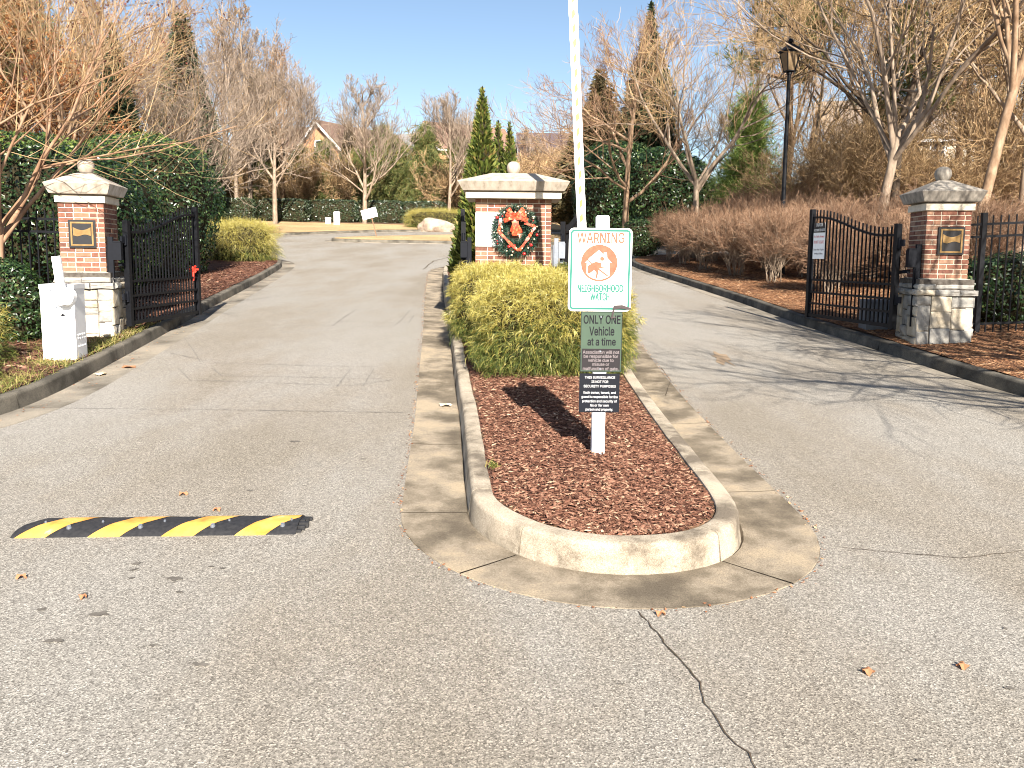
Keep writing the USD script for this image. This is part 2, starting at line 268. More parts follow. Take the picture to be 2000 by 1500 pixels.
# cracks, sawn loop cuts and stains, thin sheets on the asphalt
CRACK = flat('crack_dark', (.085, .065, .048), .95, .1); STAIN = flat('oil_stain', (.115, .103, .09), .85, .2, 0, .4); RUST = flat('rusty_stain', (.25, .185, .125), .9, .2, 0, .2); SEAL = flat('sealed_cut', (.145, .137, .128), .8, .2)
rng = np.random.default_rng(5)
def strip(name, pl, w, m, jit=.0, lab=None):
    pl = np.asarray(shapely.segmentize(LineString(pl), .06 if jit else .4).coords)
    if jit: k = np.cumsum(rng.normal(0, jit, pl.shape), 0); k -= np.linspace(0, 1, len(pl))[:, None] * k[-1]; pl = pl + k
    t = unit(np.gradient(pl, axis=0)); nn = np.c_[-t[:, 1], t[:, 0]]; ww = w * (rng.uniform(.35, 1.3, len(pl)) if jit else np.ones(len(pl)))[:, None] / 2
    q = np.stack([pl + nn * ww, pl - nn * ww], 1).reshape(-1, 2); v = np.c_[q, g(q[:, 1]) + .006]
    b = np.arange(len(pl) - 1)[:, None] * 2; mesh(name, (v, np.vstack([b + [0, 1, 3], b + [0, 3, 2]])), m, road, label=lab)
strip('crack', [(.63, 3.55), (.66, 3.2), (.72, 3.0), (.74, 2.75), (.85, 2.3)], .007, CRACK, .012, 'jagged brown crack running from the island nose towards the viewer')
strip('crack', [(1.9, 4.4), (2.6, 4.25), (3.6, 4.5)], .006, CRACK, .006)
strip('crack', [(1.75, 8.6), (1.95, 9.4), (2.0, 10.2)], .008, CRACK, .004)
strip('crack', [(-3.0, 26), (-2.9, 29.5), (-2.2, 33)], .05, CRACK, .01)
for pl in ([(-4.35, 9.9), (-3.9, 9.15), (-1.9, 8.95), (-1.45, 9.3)], [(-3.9, 9.9), (-3.6, 9.4), (-1.6, 9.35)], [(-4.9, 10.9), (-3.95, 10.2), (-1.7, 10.05)], [(-5.25, 12.25), (-4.2, 10.25)], [(-2.1, 9.9), (-2.05, 8.9)], [(-1.8, 9.95), (-1.75, 8.95)],
           [(-4.9, 13.6), (-2.1, 13.6), (-2.1, 15.8), (-4.6, 15.8)], [(-3.3, 14.2), (-1.9, 14.1), (-1.95, 15.2)], [(-4.6, 7.75), (-1.1, 7.7)], [(-3.2, 13.6), (-3.25, 15.8)]):
    strip('sawn_cut', pl, .010, SEAL, .003)
def blot(x, y, a, b, m, nm='stain', lab=None):
    th = np.linspace(0, 2 * PI, 15)[:-1]; r = rng.uniform(.35, 1.3, 14); q = np.c_[x + a * r * np.cos(th), y + b * r * np.sin(th)]
    mesh(nm, (np.c_[np.vstack([[x, y], q]), g(np.r_[y, q[:, 1]]) + .005], [(0, 1 + i, 1 + (i + 1) % 14) for i in range(14)]), m, road, label=lab)
for x, y, a in ((-2.05, 4.05, .03), (-2.02, 3.97, .025), (-1.98, 3.86, .022), (-1.75, 3.86, .05), (-1.62, 4.02, .02), (-1.55, 4.0, .02), (-2.12, 3.67, .02), (-1.93, 3.46, .045), (-1.66, 3.7, .02), (-2.0, 3.2, .04), (-2.32, 3.2, .035), (-1.55, 3.17, .025), (-1.28, 3.02, .035), (-2.23, 3.5, .025), (-1.85, 5.3, .03), (2.0, 2.9, .02), (2.3, 3.4, .014), (.45, 2.9, .014), (1.4, 2.45, .016), (-1.9, 6.6, .05), (-1.2, 6.1, .03)):
    blot(x, y, a, a * .6, STAIN)
blot(3.0, 10.9, .14, .55, RUST, 'stain', 'rusty smear on the right lane')

# kerbs and gutters, in sections with joints
def run(name, line, side, gut, mk, mg, label, closed=False, step=3.0, breaks=None, h=.15):
    par = thing(name, label, 'kerb', kind='structure')
    ls = LineString(np.vstack([line, line[:1]]) if closed else line); L = ls.length; fine = .12
    cuts = breaks or list(np.arange(0, L, step)) + [L]
    for a, b in zip(cuts[:-1], cuts[1:]):
        ss = np.linspace(a + .004, b - .004, max(2, int((b - a) / fine)) + 1)
        p = np.array([ls.interpolate(q % L if closed else q).coords[0] for q in ss]); t = np.array([np.subtract(ls.interpolate((q + .08) % L if closed else min(q + .08, L)).coords[0], ls.interpolate((q - .08) % L if closed else max(q - .08, 0)).coords[0]) for q in ss]); t = unit(t)
        nn = side * np.c_[t[:, 1], -t[:, 0]]                    # towards the bed
        z = g(p[:, 1])[:, None]; wob = (meshkit.noise(np.c_[p * 2.5, p[:, :1] * 0], 3) - .5) * .012
        prof = np.array([(-.012, -.05), (0, 0.0), (.012, h - .035), (.022, h - .012), (.045, h), (.13, h + .002), (.148, h - .006), (.155, h - .03), (.155, -.05)])
        V = np.concatenate([p[:, None] + nn[:, None] * (prof[None, :, :1] + wob[:, None, None]), z[:, :, None] + prof[None, :, 1:] + wob[:, None, None] * .5], 2); m, k = V.shape[:2]
        i, j = np.meshgrid(np.arange(m - 1), np.arange(k), indexing='ij'); j2 = (j + 1) % k
        f = np.stack([i * k + j, i * k + j2, (i + 1) * k + j2, (i + 1) * k + j], -1).reshape(-1, 4)
        if side * 1 > 0: f = f[:, ::-1]
        cap = [(0, q, q + 1) for q in range(1, k - 1)]; e = (m - 1) * k; cap2 = [(e, e + q + 1, e + q) for q in range(1, k - 1)]
        f = np.vstack([f[:, [0, 1, 2]], f[:, [0, 2, 3]], np.array(cap), np.array(cap2)])
        mesh('kerb_section', (V.reshape(-1, 3), f), mk, par, smooth=40)
        if gut:
            gp = np.array([(-gut - .01, -.05), (-gut, .003), (-gut * .5, -.006), (-.02, -.012), (.01, -.05)])
            V = np.concatenate([p[:, None] + nn[:, None] * gp[None, :, :1], z[:, :, None] + gp[None, :, 1:] + 0 * wob[:, None, None]], 2); k = 5
            i, j = np.meshgrid(np.arange(m - 1), np.arange(k - 1), indexing='ij'); f = np.stack([i * k + j, i * k + j + 1, (i + 1) * k + j + 1, (i + 1) * k + j], -1).reshape(-1, 4)
            if side > 0: f = f[:, ::-1]
            mesh('gutter_slab', (V.reshape(-1, 3), f), mg, par, smooth=30)
    return par
# island: joints where the photograph shows them
isl_ls = LineString(np.vstack([ISLc, ISLc[:1]])); Li = isl_ls.length
s_of = lambda x, y: isl_ls.project(Point(x, y))
br = sorted([s_of(-.26, 4.95), s_of(.03, 4.25), s_of(1.47, 5.4), s_of(1.2, 4.2) + 0, s_of(-.43, 6.6), s_of(-.68, 9.2), s_of(-1.0, 12.5), s_of(-1.5, 17), s_of(-2, 22), s_of(-2.25, 26), s_of(0, 28.1), s_of(2.2, 25), s_of(2, 21), s_of(1.7, 15), s_of(1.5, 10), s_of(1.46, 7.4)])
run('island_kerb', ISLc, 1, GUT['i'], KERB, CONC, 'buff concrete kerb and gutter round the planted island', closed=True, breaks=br + [br[0] + Li])
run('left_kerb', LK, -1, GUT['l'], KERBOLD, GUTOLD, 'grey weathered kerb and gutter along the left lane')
run('right_kerb', RK, -1, GUT['r'], KERBSHADE, GUTOLD, 'kerb darkened by painted shade along the right lane below the right pillar')
run('far_kerb', FK, -1, .3, KERBOLD, GUTOLD, 'far kerb of the cross street below the hedge', step=6)
run('median_kerb', MED[::-1] if Polygon(MED).exterior.is_ccw else MED, 1, .35, KERBOLD, GUTOLD, 'kerb round the straw coloured grass median across the street', closed=True, step=6)

# planting beds and lawns
def isl_z(x, y): d = shapely.distance(shapely.points(x, y), ISLP.boundary); return g(y) + .128 + .06 * sm(.1, .9, d) + .012 * (meshkit.noise(np.c_[x * 5, y * 5, x * 0], 4) - .5)
mesh('mulch_bed', drape(ISLP.buffer(-.13).intersection(shapely.box(-5, 3, 5, 29)), isl_z, .2, .12), MULCH, smooth=True, label='red brown bark mulch bed filling the island', cat='mulch bed', kind='structure')
bedz = lambda x, y: verge(x, y) + .022 + .02 * (meshkit.noise(np.c_[x * 3, y * 3, x * 0], 7) - .5)
lbed = Polygon(np.vstack([[(-15, 2), (-15, 29.5)], LK[(LK[:, 1] > 3.4) & (LK[:, 1] < 31) & (LK[:, 0] > -14)][::-1]])).buffer(0).difference(ROADP.buffer(.14))
mesh('mulch_bed', drape(lbed, bedz, .45, .25), MULCH, smooth=True, label='red brown mulch bed beside the left lane under the left pillar', cat='mulch bed', kind='structure')
rbed = Polygon(np.vstack([RK[(RK[:, 1] < 33) & (RK[:, 1] > 3) & (RK[:, 0] < 12)], [(16, 3), (16, 33)]])).buffer(0).difference(ROADP.buffer(.14))
mesh('pine_straw_bed', drape(rbed, bedz, .45, .25), STRAW, smooth=True, label='orange brown pine straw bed beside the right lane', cat='mulch bed', kind='structure')
mesh('median_lawn', drape(MEDP.buffer(-.14), lambda x, y: g(y) + .15 + .1 * sm(0, 2, shapely.distance(shapely.points(x, y), MEDP.boundary)), 1.0, .4), LAWN, smooth=True, label='straw coloured dormant grass on the median across the street', cat='lawn', kind='structure')
flawn = Polygon(np.vstack([FK[FK[:, 0] < 45], [(45, 57), (-5, 58.5), (-17, 58.0), (-45, 52), (-60, 50)]])).buffer(0).difference(ROADP.buffer(.14))
mesh('far_lawn', drape(flawn, bedz, 1.2, .5), LAWN, smooth=True, label='straw coloured dormant grass verge below the far dark hedge', cat='lawn', kind='structure')
bank = Polygon([(-2, 60), (40, 60), (40, 82), (-2, 82)]); mesh('bare_bank', drape(bank, lambda x, y: verge(x, y) + .03, 2.0), STRAW, smooth=True, label='bare tan bank rising behind the street past the middle pillar', cat='bank', kind='structure')

# ------------------------------------------------------------------ gate pillars of brick on stone
def rough_block(x0, x1, z0, z1, depth, rng, face):
    """a roughly dressed stone whose outer face bulges; face: (origin, along, outward) in plan"""
    o, al, out = face; j = lambda s: rng.uniform(-s, s)
    d = depth + rng.uniform(0, .025); ch = min(.018, (z1 - z0) * .2)
    rings = [(-.10, 0), (d - .012, 0), (d, ch)]; V = []
    for dep, ins in rings:
        for (u, w) in ((x0 + ins, z0 + ins), ((x0 + x1) / 2, z0 + ins + j(.006)), (x1 - ins, z0 + ins), (x1 - ins, (z0 + z1) / 2), (x1 - ins, z1 - ins), ((x0 + x1) / 2, z1 - ins + j(.006)), (x0 + ins, z1 - ins), (x0 + ins, (z0 + z1) / 2)):
            uu, ww, dd = u + j(.004), w + j(.004), dep + (j(.009) if dep > 0 else 0)
            V.append((o[0] + al[0] * uu + out[0] * dd, o[1] + al[1] * uu + out[1] * dd, ww))
    F = []
    for r in range(2):
        for k in range(8):
            a, b = r * 8 + k, r * 8 + (k + 1) % 8; F += [(a, b, b + 8), (a, b + 8, a + 8)]
    c = np.mean(V[16:], 0) + np.array([out[0], out[1], 0]) * rng.uniform(.0, .016); V.append(tuple(c))
    F += [(16 + k, 16 + (k + 1) % 8, 24) for k in range(8)]
    return np.array(V), np.array(F)
GOLD = mat('plaque_brass', [(0, (.26, .155, .06)), (1, (.42, .27, .115))], 10, .35, .5, metal=.6)
PLQ = flat('plaque_black', (.02, .02, .024), .25, .6)
def pillar(name, label, loc, rz, w, d, zs, over, cap_m, seed, skip_back=False, plaque=None, old=False):
    """w, d: brick width and depth; zs: stone top, brick top heights; over: corbel of band, cap bottom, cap top"""
    rng = np.random.default_rng(seed); P_ = thing(name, label, 'gate pillar', loc, rz)
    zst, zbt = zs; hw, hd = w / 2, d / 2
    # stone base: lower wall then three thin corbel courses
    a, b = hw + .07, hd + .07
    core = MB().box(-a, a, -b, b, -.3, zst - .01); mesh('stone_core', core, STONE_GAP, P_)
    def faces(e): return [((-hw - e, -hd - e), (1, 0), (0, -1), w + 2 * e), ((hw + e, -hd - e), (0, 1), (1, 0), d + 2 * e), ((-hw - e, hd + e), (0, -1), (-1, 0), d + 2 * e)] + ([] if skip_back else [((hw + e, hd + e), (-1, 0), (0, 1), w + 2 * e)])
    zl = zst - .25
    for o, al, out, L in faces(.07):
        # columns of unequal stones, then split into unequal heights
        x = -.012
        while x < L - .03:
            wd = rng.uniform(.15, .30); wd = L + .012 - x if L - x - wd < .13 else wd; z = -.15
            while z < zl - .02:
                hh = rng.choice([.10, .17, .26, .36]) * rng.uniform(.85, 1.15); hh = zl - z if zl - z - hh < .08 else hh
                if wd > .24 and hh < .2 and rng.random() < .4:
                    m = x + wd * rng.uniform(.35, .65)
                    for xa, xb in ((x, m), (m, x + wd)): mesh('stone', rough_block(xa + .005, xb - .005, z + .005, z + hh - .005, .012, rng, (o, al, out)), STONES[rng.choice(3, p=[.3, .6, .1] if old else [.36, .36, .28])], P_)
                else: mesh('stone', rough_block(x + .005, x + wd - .005, z + .005, z + hh - .005, .012, rng, (o, al, out)), STONES[rng.choice(3, p=[.3, .6, .1] if old else [.36, .36, .28])], P_)
                z += hh
            x += wd
    for z0, z1, e in ((zl + .004, zl + .09, .115), (zl + .094, zl + .17, .075), (zl + .174, zst, .03)):
        for fi, (o, al, out, L) in enumerate(faces(e)):
            x = 0 if fi % 2 == 0 else .10; Lx = L if fi % 2 == 0 else L - .10
            while x < Lx - .02:
                wd = rng.uniform(.2, .42); wd = Lx - x if Lx - x - wd < .14 else wd
                mesh('ledge_stone', rough_block(x + .003, x + wd - .003, z0 + .002, z1 - .002, 0.0, rng, (o, al, out)), STONES[rng.choice(3, p=[.15, .8, .05])], P_); x += wd
        mesh('ledge_core', MB().box(-hw - e + .05, hw + e - .05, -hd - e + .05, hd + e - .05, z0, z1), STONE_GAP, P_)
    # bricks
    mesh('mortar', MB().box(-hw + .007, hw - .007, -hd + .007, hd - .007, zst - .02, zbt), MORTAR, P_)
    nc = int(round((zbt - zst) / .0712)); ch = (zbt - zst) / nc; bd = .09
    for c in range(nc):
        z0, z1 = zst + c * ch + .007, zst + (c + 1) * ch - .007
        for fi, (o, al, out, L) in enumerate(faces(0)):
            own = (fi in (1, 2)) != (c % 2 == 0); x = 0 if own else bd + .01; e = L if own else L - bd - .01
            k = c % 2
            while x < e - .03:
                ln = (.2, .095)[k % 2] if not (x == 0 and c % 2) else .2; ln = e - x if e - x - ln < .07 else ln
                j = rng.uniform(-.0025, .0025); xa, xb = x, x + ln
                v = [(o[0] + al[0] * u + out[0] * q, o[1] + al[1] * u + out[1] * q, zz) for u in (xa, xb) for q in (-bd, j) for zz in (z0, z1)]
                mesh('brick', (np.array(v), np.array([(0, 1, 3, 2), (4, 6, 7, 5), (0, 4, 5, 1), (2, 3, 7, 6), (0, 2, 6, 4), (1, 5, 7, 3)])), BRICKS[rng.choice(4, p=[.34, .26, .18, .22])], P_)
                x += ln + .014; k += 1
    # cast stone band and cap with a ball
    ob, oc, ot = over
    mesh('cap_band', MB().frust(zbt, zbt + .098, hw + ob, hd + ob, hw + ob, hd + ob), BAND, P_)
    mesh('cap_neck', MB().frust(zbt + .098, zbt + .122, hw + ob - .03, hd + ob - .03, hw + ob - .03, hd + ob - .03), cap_m, P_)
    z = zbt + .122; cp = MB().frust(z, z + .012, hw + oc - .008, hd + oc - .008, hw + oc, hd + oc).frust(z + .0121, z + .145, hw + oc, hd + oc, hw + ot, hd + ot).frust(z + .1451, z + .153, hw + ot, hd + ot, hw + ot - .008, hd + ot - .008)
    top = min(hw, hd) * .28
    cp.frust(z + .1532, z + .33, hw + ot - .008, hd + ot - .008, top + max(0, hw - hd), top); cap = mesh('cap', cp, cap_m, P_)
    bl = trimesh.creation.revolve(np.array([(0, -.06), (.09, -.06), (.085, -.02), (.075, 0), (.095, .025), (.112, .07), (.116, .11), (.108, .15), (.085, .185), (.05, .205), (0, .212)]), sections=28); bl.apply_translation((0, 0, z + .325))
    mesh('ball', bl, cap_m, P_, smooth=40)
    if plaque:
        x0, x1, z0, z1 = plaque; y = -hd
        pq = thing('plaque', None, None, parent=P_)
        mesh('backing', MB().box(x0, x1, y - .028, y + .01, z0, z1), PLQ, pq)
        e, t = .028, .022
        fr = MB().box(x0 + e, x1 - e, y - .036, y - .0281, z1 - e - t, z1 - e).box(x0 + e, x1 - e, y - .036, y - .0281, z0 + e, z0 + e + t).box(x0 + e, x0 + e + t, y - .036, y - .0281, z0 + e + t, z1 - e - t).box(x1 - e - t, x1 - e, y - .036, y - .0281, z0 + e + t, z1 - e - t)
        mesh('border', fr, GOLD, pq)
        xa, xb, za, zb = x0 + e + t + .012, x1 - e - t - .012, z0 + e + t + .015, z1 - e - t - .015; m = za + (zb - za) * .48
        arc = [(xa + (xb - xa) * q, zb - (zb - za) * (.14 + .16 * (1 - (2 * q - 1) ** 2))) for q in np.linspace(0, 1, 13)]
        low = [(xa + (xb - xa) * q, m - (zb - za) * (.06 + .05 * math.sin(q * 7))) for q in np.linspace(1, 0, 9)]
        mesh('emblem', MB().prism(arc + low, y - .034, y - .0282), GOLD, pq)
    return P_
PLloc = (-6.33, 11.57, zg(-6.33, 11.57)); PRloc = (6.37, 11.59, zg(6.37, 11.59))
pillar('gate_pillar', 'left brick pillar on buff stone base with framed plaque, behind the white cabinet', (PLloc[0], PLloc[1], .455), 11.0, .615, .615, (.95, 1.95), (.03, .085, .135), CAPC, 11, plaque=(-.17, .19, 1.30, 1.70))
pillar('gate_pillar', 'right brick pillar on grey stone base with weathered cap and gold plaque', (PRloc[0], PRloc[1], .47), -6.6, .615, .615, (.95, 1.94), (.03, .085, .135), CAPOLD, 12, plaque=(-.14, .22, 1.30, 1.70), old=True)
MP = pillar('gate_pillar', 'wide middle brick pillar on the island with a large flared cap', (0.0, 13.38, .55), 0.6, 1.27, .76, (.93, 2.09), (.155, .21, .285), CAPC, 13, skip_back=True)
# white notice board fixed to the middle pillar, with rows of faint marks
nb = MB().box(-.63, -.17, -.405, -.3815, 1.30, 1.86); mesh('notice_board', nb, PANELW, MP, label='plain white board left of the wreath')
rk = MB(); rng = np.random.default_rng(3)
for zz in (1.74, 1.70, 1.66, 1.62):
    x = -.58
    while x < -.30:
        q = rng.uniform(.006, .016); rk.box(x, x + q, -.4062, -.4052, zz, zz + .008); x += q + .014
mesh('faint_marks', rk, flat('faint_grey', (.62, .62, .63), .6, .2), MP)

# ------------------------------------------------------------------ iron gates and fences
def gate(name, label, hinge, far, z0, pickets=True, n=21, cat='gate', open_pk=True):
    """swing gate leaf; local x from hinge to far end, z from the bottom rail"""
    hx, hy = hinge; L = math.hypot(far[0] - hx, far[1] - hy); rz = math.degrees(math.atan2(far[1] - hy, far[0] - hx))
    G = thing(name, label, cat, (hx, hy, z0), rz)
    top = lambda x: 1.40 + .36 * sm(.12 * L, .93 * L, x)
    mesh('hinge_post', MB().box(-.04, .04, -.04, .04, -.02, 1.57), IRON, G); mesh('end_post', MB().box(L - .04, L + .04, -.04, .04, -.02, 1.91), IRON, G)
    mesh('bottom_rail', MB().box(.04, L - .04, -.026, .026, 0, .055), IRON, G)
    for z in (.22, .42, .64): mesh('rail', MB().box(.04, L - .04, -.018, .018, z, z + .035), IRON, G)
    xs = np.linspace(.04, L - .04, 25); q = np.array([(x, 0, top(x)) for x in xs]); v = np.concatenate([q + o for o in ([0, -.02, -.018], [0, .02, -.018], [0, .02, .018], [0, -.02, .018])]); m = len(xs); F = []
    for i in range(m - 1):
        for k in range(4): a, b = k * m + i, ((k + 1) % 4) * m + i; F += [(a, a + 1, b + 1), (a, b + 1, b)]
    mesh('curved_rail', (v, np.array(F)), IRON, G, smooth=40)
    for i in range(n):
        x = .04 + (L - .08) * (i + 1) / (n + 1); mesh('picket', MB().box(x - .0095, x + .0095, -.0095, .0095, .055, top(x) + .13), IRON, G)
    for z in (.35, 1.2): mesh('hinge', MB().cyl((-.055, 0, z), (-.055, 0, z + .16), .028, n=10).box(-.16, -.04, -.015, .015, z + .03, z + .13), IRONGREY, G)
    return G
GL = gate('iron_gate', 'left black iron gate swung open by the left pillar, red ribbon on it', (-5.80, 11.62), (-5.71, 13.95), .60)
GR = gate('iron_gate', 'right black iron gate swung open by the right pillar, white caution sign on it', (5.77, 11.62), (5.37, 13.92), .66)
gate('iron_gate', 'black iron gate leaf folded back left of the middle pillar', (-.86, 13.45), (-1.02, 15.75), .72)
gate('iron_gate', 'black iron gate leaf folded back right of the middle pillar, behind the arm', (.87, 13.45), (1.40, 15.7), .72)
# caution plate on the right gate
CS = thing('caution_sign', None, None, parent=GR); Lg = math.hypot(.40, 2.30)
GRx = lambda d: d
mesh('plate', MB().box(Lg - .46, Lg - .10, .022, .027, 1.03, 1.66), PANELW, CS); mesh('header', MB().box(Lg - .46, Lg - .10, .0271, .029, 1.49, 1.66), PLQ, CS)
def place_text(tx, h, width, x, y, z, ydir=-1, depth=.0012, bold=False):
    """lettering in the xz plane, centred at x, base at z, facing -y (or +y)"""
    t = meshkit.text_mesh(tx, h, depth, bold); v = np.asarray(t.vertices).copy(); w = v[:, 0].max() - v[:, 0].min(); v[:, 0] -= (v[:, 0].max() + v[:, 0].min()) / 2
    if width: v[:, 0] *= width / w
    f = np.asarray(t.faces)
    out = np.c_[x + v[:, 0] * (1 if ydir < 0 else -1), y + ydir * v[:, 2], z + v[:, 1]]
    return out, f
REDI = flat('red_print', (.55, .07, .06), .5, .3); GREYI = flat('grey_print', (.12, .12, .13), .5, .3)
wl = MB()
for tx, h, wd, z in (('CAUTION', .05, .2, 1.60), ('AUTOMATIC GATE', .04, .33, 1.515)): wl.add(*place_text(tx, h, wd, Lg - .28, .0291, z, 1))
mesh('lettering', wl, PANELW, CS)
wl = MB()
for tx, h, wd, z in (('No Traffic Allowed', .035, .31, 1.405), ('DO NOT TAILGATE', .05, .31, 1.30)): wl.add(*place_text(tx, h, wd, Lg - .28, .0272, z, 1))
mesh('lettering', wl, REDI, CS)
wl = MB()
for tx, h, wd, z in (('Stay clear of gate', .032, .32, 1.18), ('moving at all times', .032, .26, 1.11)): wl.add(*place_text(tx, h, wd, Lg - .28, .0272, z, 1))
mesh('lettering', wl, GREYI, CS)
# ribbon on the left gate
rb = MB(); Lgl = 2.33; rng = np.random.default_rng(8)
for a in np.linspace(0, 2 * PI, 7)[:-1]:
    p = np.array([-5.715, 13.80, 1.40]); t = np.array([.16 * math.cos(a), -.03, .11 * math.sin(a) + .01]); rb.bar(p, p + t * .62, .035, .012, (0, 1, .2)); 
rb.bar((-5.715, 13.78, 1.40), (-5.72, 13.77, 1.20), .045, .01, (0, 1, 0)); rb.cyl((-5.715, 13.81, 1.36), (-5.715, 13.74, 1.44), .035, .03)
mesh('ribbon_bow', rb, flat('red_ribbon', (.62, .05, .03), .5, .4), label='small red orange ribbon bow tied to the left gate', cat='bow')
# gate operators mounted beside the pillars
def operator(label, x, y, z, rz, sgn, m1, m2):
    o = thing('gate_operator', label, 'gate operator', (x, y, z), rz)
    mesh('mounting_post', MB().box(-.035, .035, -.03, .03, .30, 1.42), m1, o); mesh('motor_box', MB().box(.04 * sgn, .15 * sgn, -.05, .06, 1.08, 1.34).box(.045 * sgn, .145 * sgn, -.055, .065, 1.341, 1.36), m2, o)
    mesh('arm', MB().bar((.1 * sgn, .05, 1.02), (.2 * sgn, .55, .98), .05), m2, o); mesh('conduit', MB().cyl((-.05, -.01, .2), (-.05, -.01, 1.3), .014), m2, o)
    return o
operator('dark gate motor beside the left pillar', -5.93, 11.40, .50, 11, 1, IRONGREY, IRONGREY); operator('dark gate motor beside the right pillar', 5.99, 11.42, .5, -6.6, -1, IRONGREY, IRONGREY)
operator('dark gate motor on the left side of the middle pillar', -.74, 13.2, .58, 0, -1, IRONGREY, IRONGREY); operator('bare steel gate motor right of the middle pillar', .74, 13.2, .58, 0, 1, STEEL, STEEL)
# fences
def fence(label, a, b, posts, n, zt, bend=None):
    A, B = np.array(a, float), np.array(b, float); L = np.linalg.norm(B - A); rz = math.degrees(math.atan2(B[1] - A[1], B[0] - A[0])); z0 = zg(*A)
    F_ = thing('iron_fence', label, 'fence', (A[0], A[1], z0), rz); zb = zg(*B) - z0; zf = lambda x: zb * x / L
    for x in posts: mesh('post', MB().box(x - .036, x + .036, -.036, .036, zf(x) - .2, zf(x) + 1.86).box(x - .04, x + .04, -.04, .04, zf(x) + 1.861, zf(x) + 1.875), IRON, F_)
    for z in (1.70, 1.51, .16): mesh('rail', MB().bar((0, 0, z), (L, 0, z + zb), .03, .036), IRON, F_)
    for i in range(n):
        x = L * (i + .6) / n; x2 = x + (.13 if bend == i else 0)
        if min(abs(x - q) for q in posts) < .05: continue
        mesh('picket', MB().bar((x, 0, zf(x) + .02), (x2, 0, zf(x) + 1.83), .017, up=(0, 1, 0)), IRON, F_)
fence('black iron picket fence from the right pillar to the right edge', (6.72, 11.95), (11.2, 11.85), (.52, 2.9), 38, 0, 10)
fence('black iron picket fence left of the left pillar before the dark hedge', (-11.3, 11.2), (-6.72, 11.65), (.1, 2.45), 38, 0)
# grey boxes behind the right gate and pillar
GB = flat('dull_grey_paint', (.15, .165, .19), .6, .3)
def cabinet(label, loc, rz, w, d, h, m):
    c = thing('equipment_box', label, 'equipment box', loc, rz); mesh('body', MB().frust(0, h - .04, w / 2, d / 2, w / 2, d / 2), m, c); mesh('lid', MB().frust(h - .039, h, w / 2 + .012, d / 2 + .012, w / 2 + .004, d / 2 + .004), m, c); mesh('door', MB().box(-w / 2 + .03, w / 2 - .03, -d / 2 - .008, -d / 2 - .001, .05, h - .08), m, c); mesh('latch', MB().box(w * .3, w * .36, -d / 2 - .02, -d / 2 - .0081, h * .45, h * .6), IRONGREY, c)
cabinet('grey gate equipment box standing behind the right gate', (6.05, 12.75, zg(6.05, 12.75)), -5, .42, .35, .50, GB)
cabinet('blue grey box squeezed between the right pillar and the fence', (6.86, 11.62, zg(6.86, 11.6) + .12), 0, .13, .2, .55, GB)

# ------------------------------------------------------------------ wreath on the middle pillar
WR = thing('wreath', 'christmas wreath with red and gold ribbon hanging on the middle pillar', 'wreath', (.045, 12.95, 2.07 + .04), 0.6)
rng = np.random.default_rng(21); n = 4200; th = rng.uniform(0, 2 * PI, n); ph = rng.uniform(0, 2 * PI, n); rr = np.sqrt(rng.uniform(.1, 1, n)) * .115
c = np.c_[(.275 + rr * np.cos(ph)) * np.cos(th), rr * np.sin(ph) * .75 - .03, (.305 + rr * np.cos(ph)) * np.sin(th)]
out = np.c_[np.cos(ph) * np.cos(th), np.sin(ph), np.cos(ph) * np.sin(th)]; d = unit(out + .8 * rdir(rng, n) + [0, -.4, 0])
v, f = ribbons(c, d, rng.uniform(.05, .10, n), .012, .05, rng, 2)
mesh('greenery', (v, f), mat('wreath_green', [(0, (.012, .032, .02)), (.6, (.03, .075, .05)), (1, (.09, .16, .12))], isl=True, rough=.5), WR)
RIB = mat('ribbon_red_gold', [(0, (.42, .025, .015)), (.5, (.58, .07, .035)), (.75, (.62, .18, .07)), (1, (.66, .36, .16))], 26, .4, .5, coords='object')
def loop(p, q, w, bow=.05, nn=9):
    t = np.linspace(0, 1, nn)[:, None]; m = np.asarray(p) * (1 - t) + np.asarray(q) * t + np.c_[0 * t, -bow * np.sin(t * PI), 0 * t]; dr = unit(np.asarray(q, float) - np.asarray(p, float)); sd = np.cross(dr, (0, 1, 0)) * w / 2
    ww = (1 + .25 * np.sin(t * 9)); vv = np.concatenate([m - sd * ww, m + sd * ww]); return vv, [(i, i + 1, nn + i + 1, nn + i) for i in range(nn - 1)]
rb = MB(); K = np.array([-.02, -.15, .22])
for q in ((-.17, -.13, .27), (.17, -.13, .27), (-.13, -.14, .36), (.13, -.14, .36), (-.2, -.13, .16), (.2, -.12, .17)): rb.add(*loop(K, q, .062, .07)); rb.add(*loop(np.array(q), K + [0, .03, -.03], .062, -.02))
for q in ((-.02, -.12, -.08), (.07, -.12, -.04), (-.05, -.12, -.02)): rb.add(*loop(K, q, .075, .03))
mesh('bow', rb, RIB, WR, smooth=True)
rb = MB()
for p, q in (((-.25, -.13, .20), (-.28, -.13, -.02)), ((-.28, -.13, -.02), (-.05, -.13, -.25)), ((-.05, -.13, -.25), (.06, -.12, -.33)), ((.06, -.12, -.33), (.22, -.13, -.1)), ((.22, -.13, -.1), (.32, -.12, .07)), ((.32, -.12, .07), (.14, -.13, .13))): rb.add(*loop(p, q, .042, .02))
mesh('ribbon', rb, RIB, WR, smooth=True)
BAU = flat('red_bauble', (.45, .02, .02), .12, .6); BGL = flat('gold_bauble', (.7, .6, .42), .2, .6)
for i in range(60):
    a = rng.uniform(0, 2 * PI); r = rng.uniform(.2, .38); s = trimesh.creation.icosphere(1, .014 if i > 6 else .028); s.apply_translation((r * math.cos(a), -.125 + rng.uniform(-.02, .01), r * 1.08 * math.sin(a))); mesh('bauble', s, BAU if i <= 6 or i % 5 == 0 else BGL, WR, smooth=True)

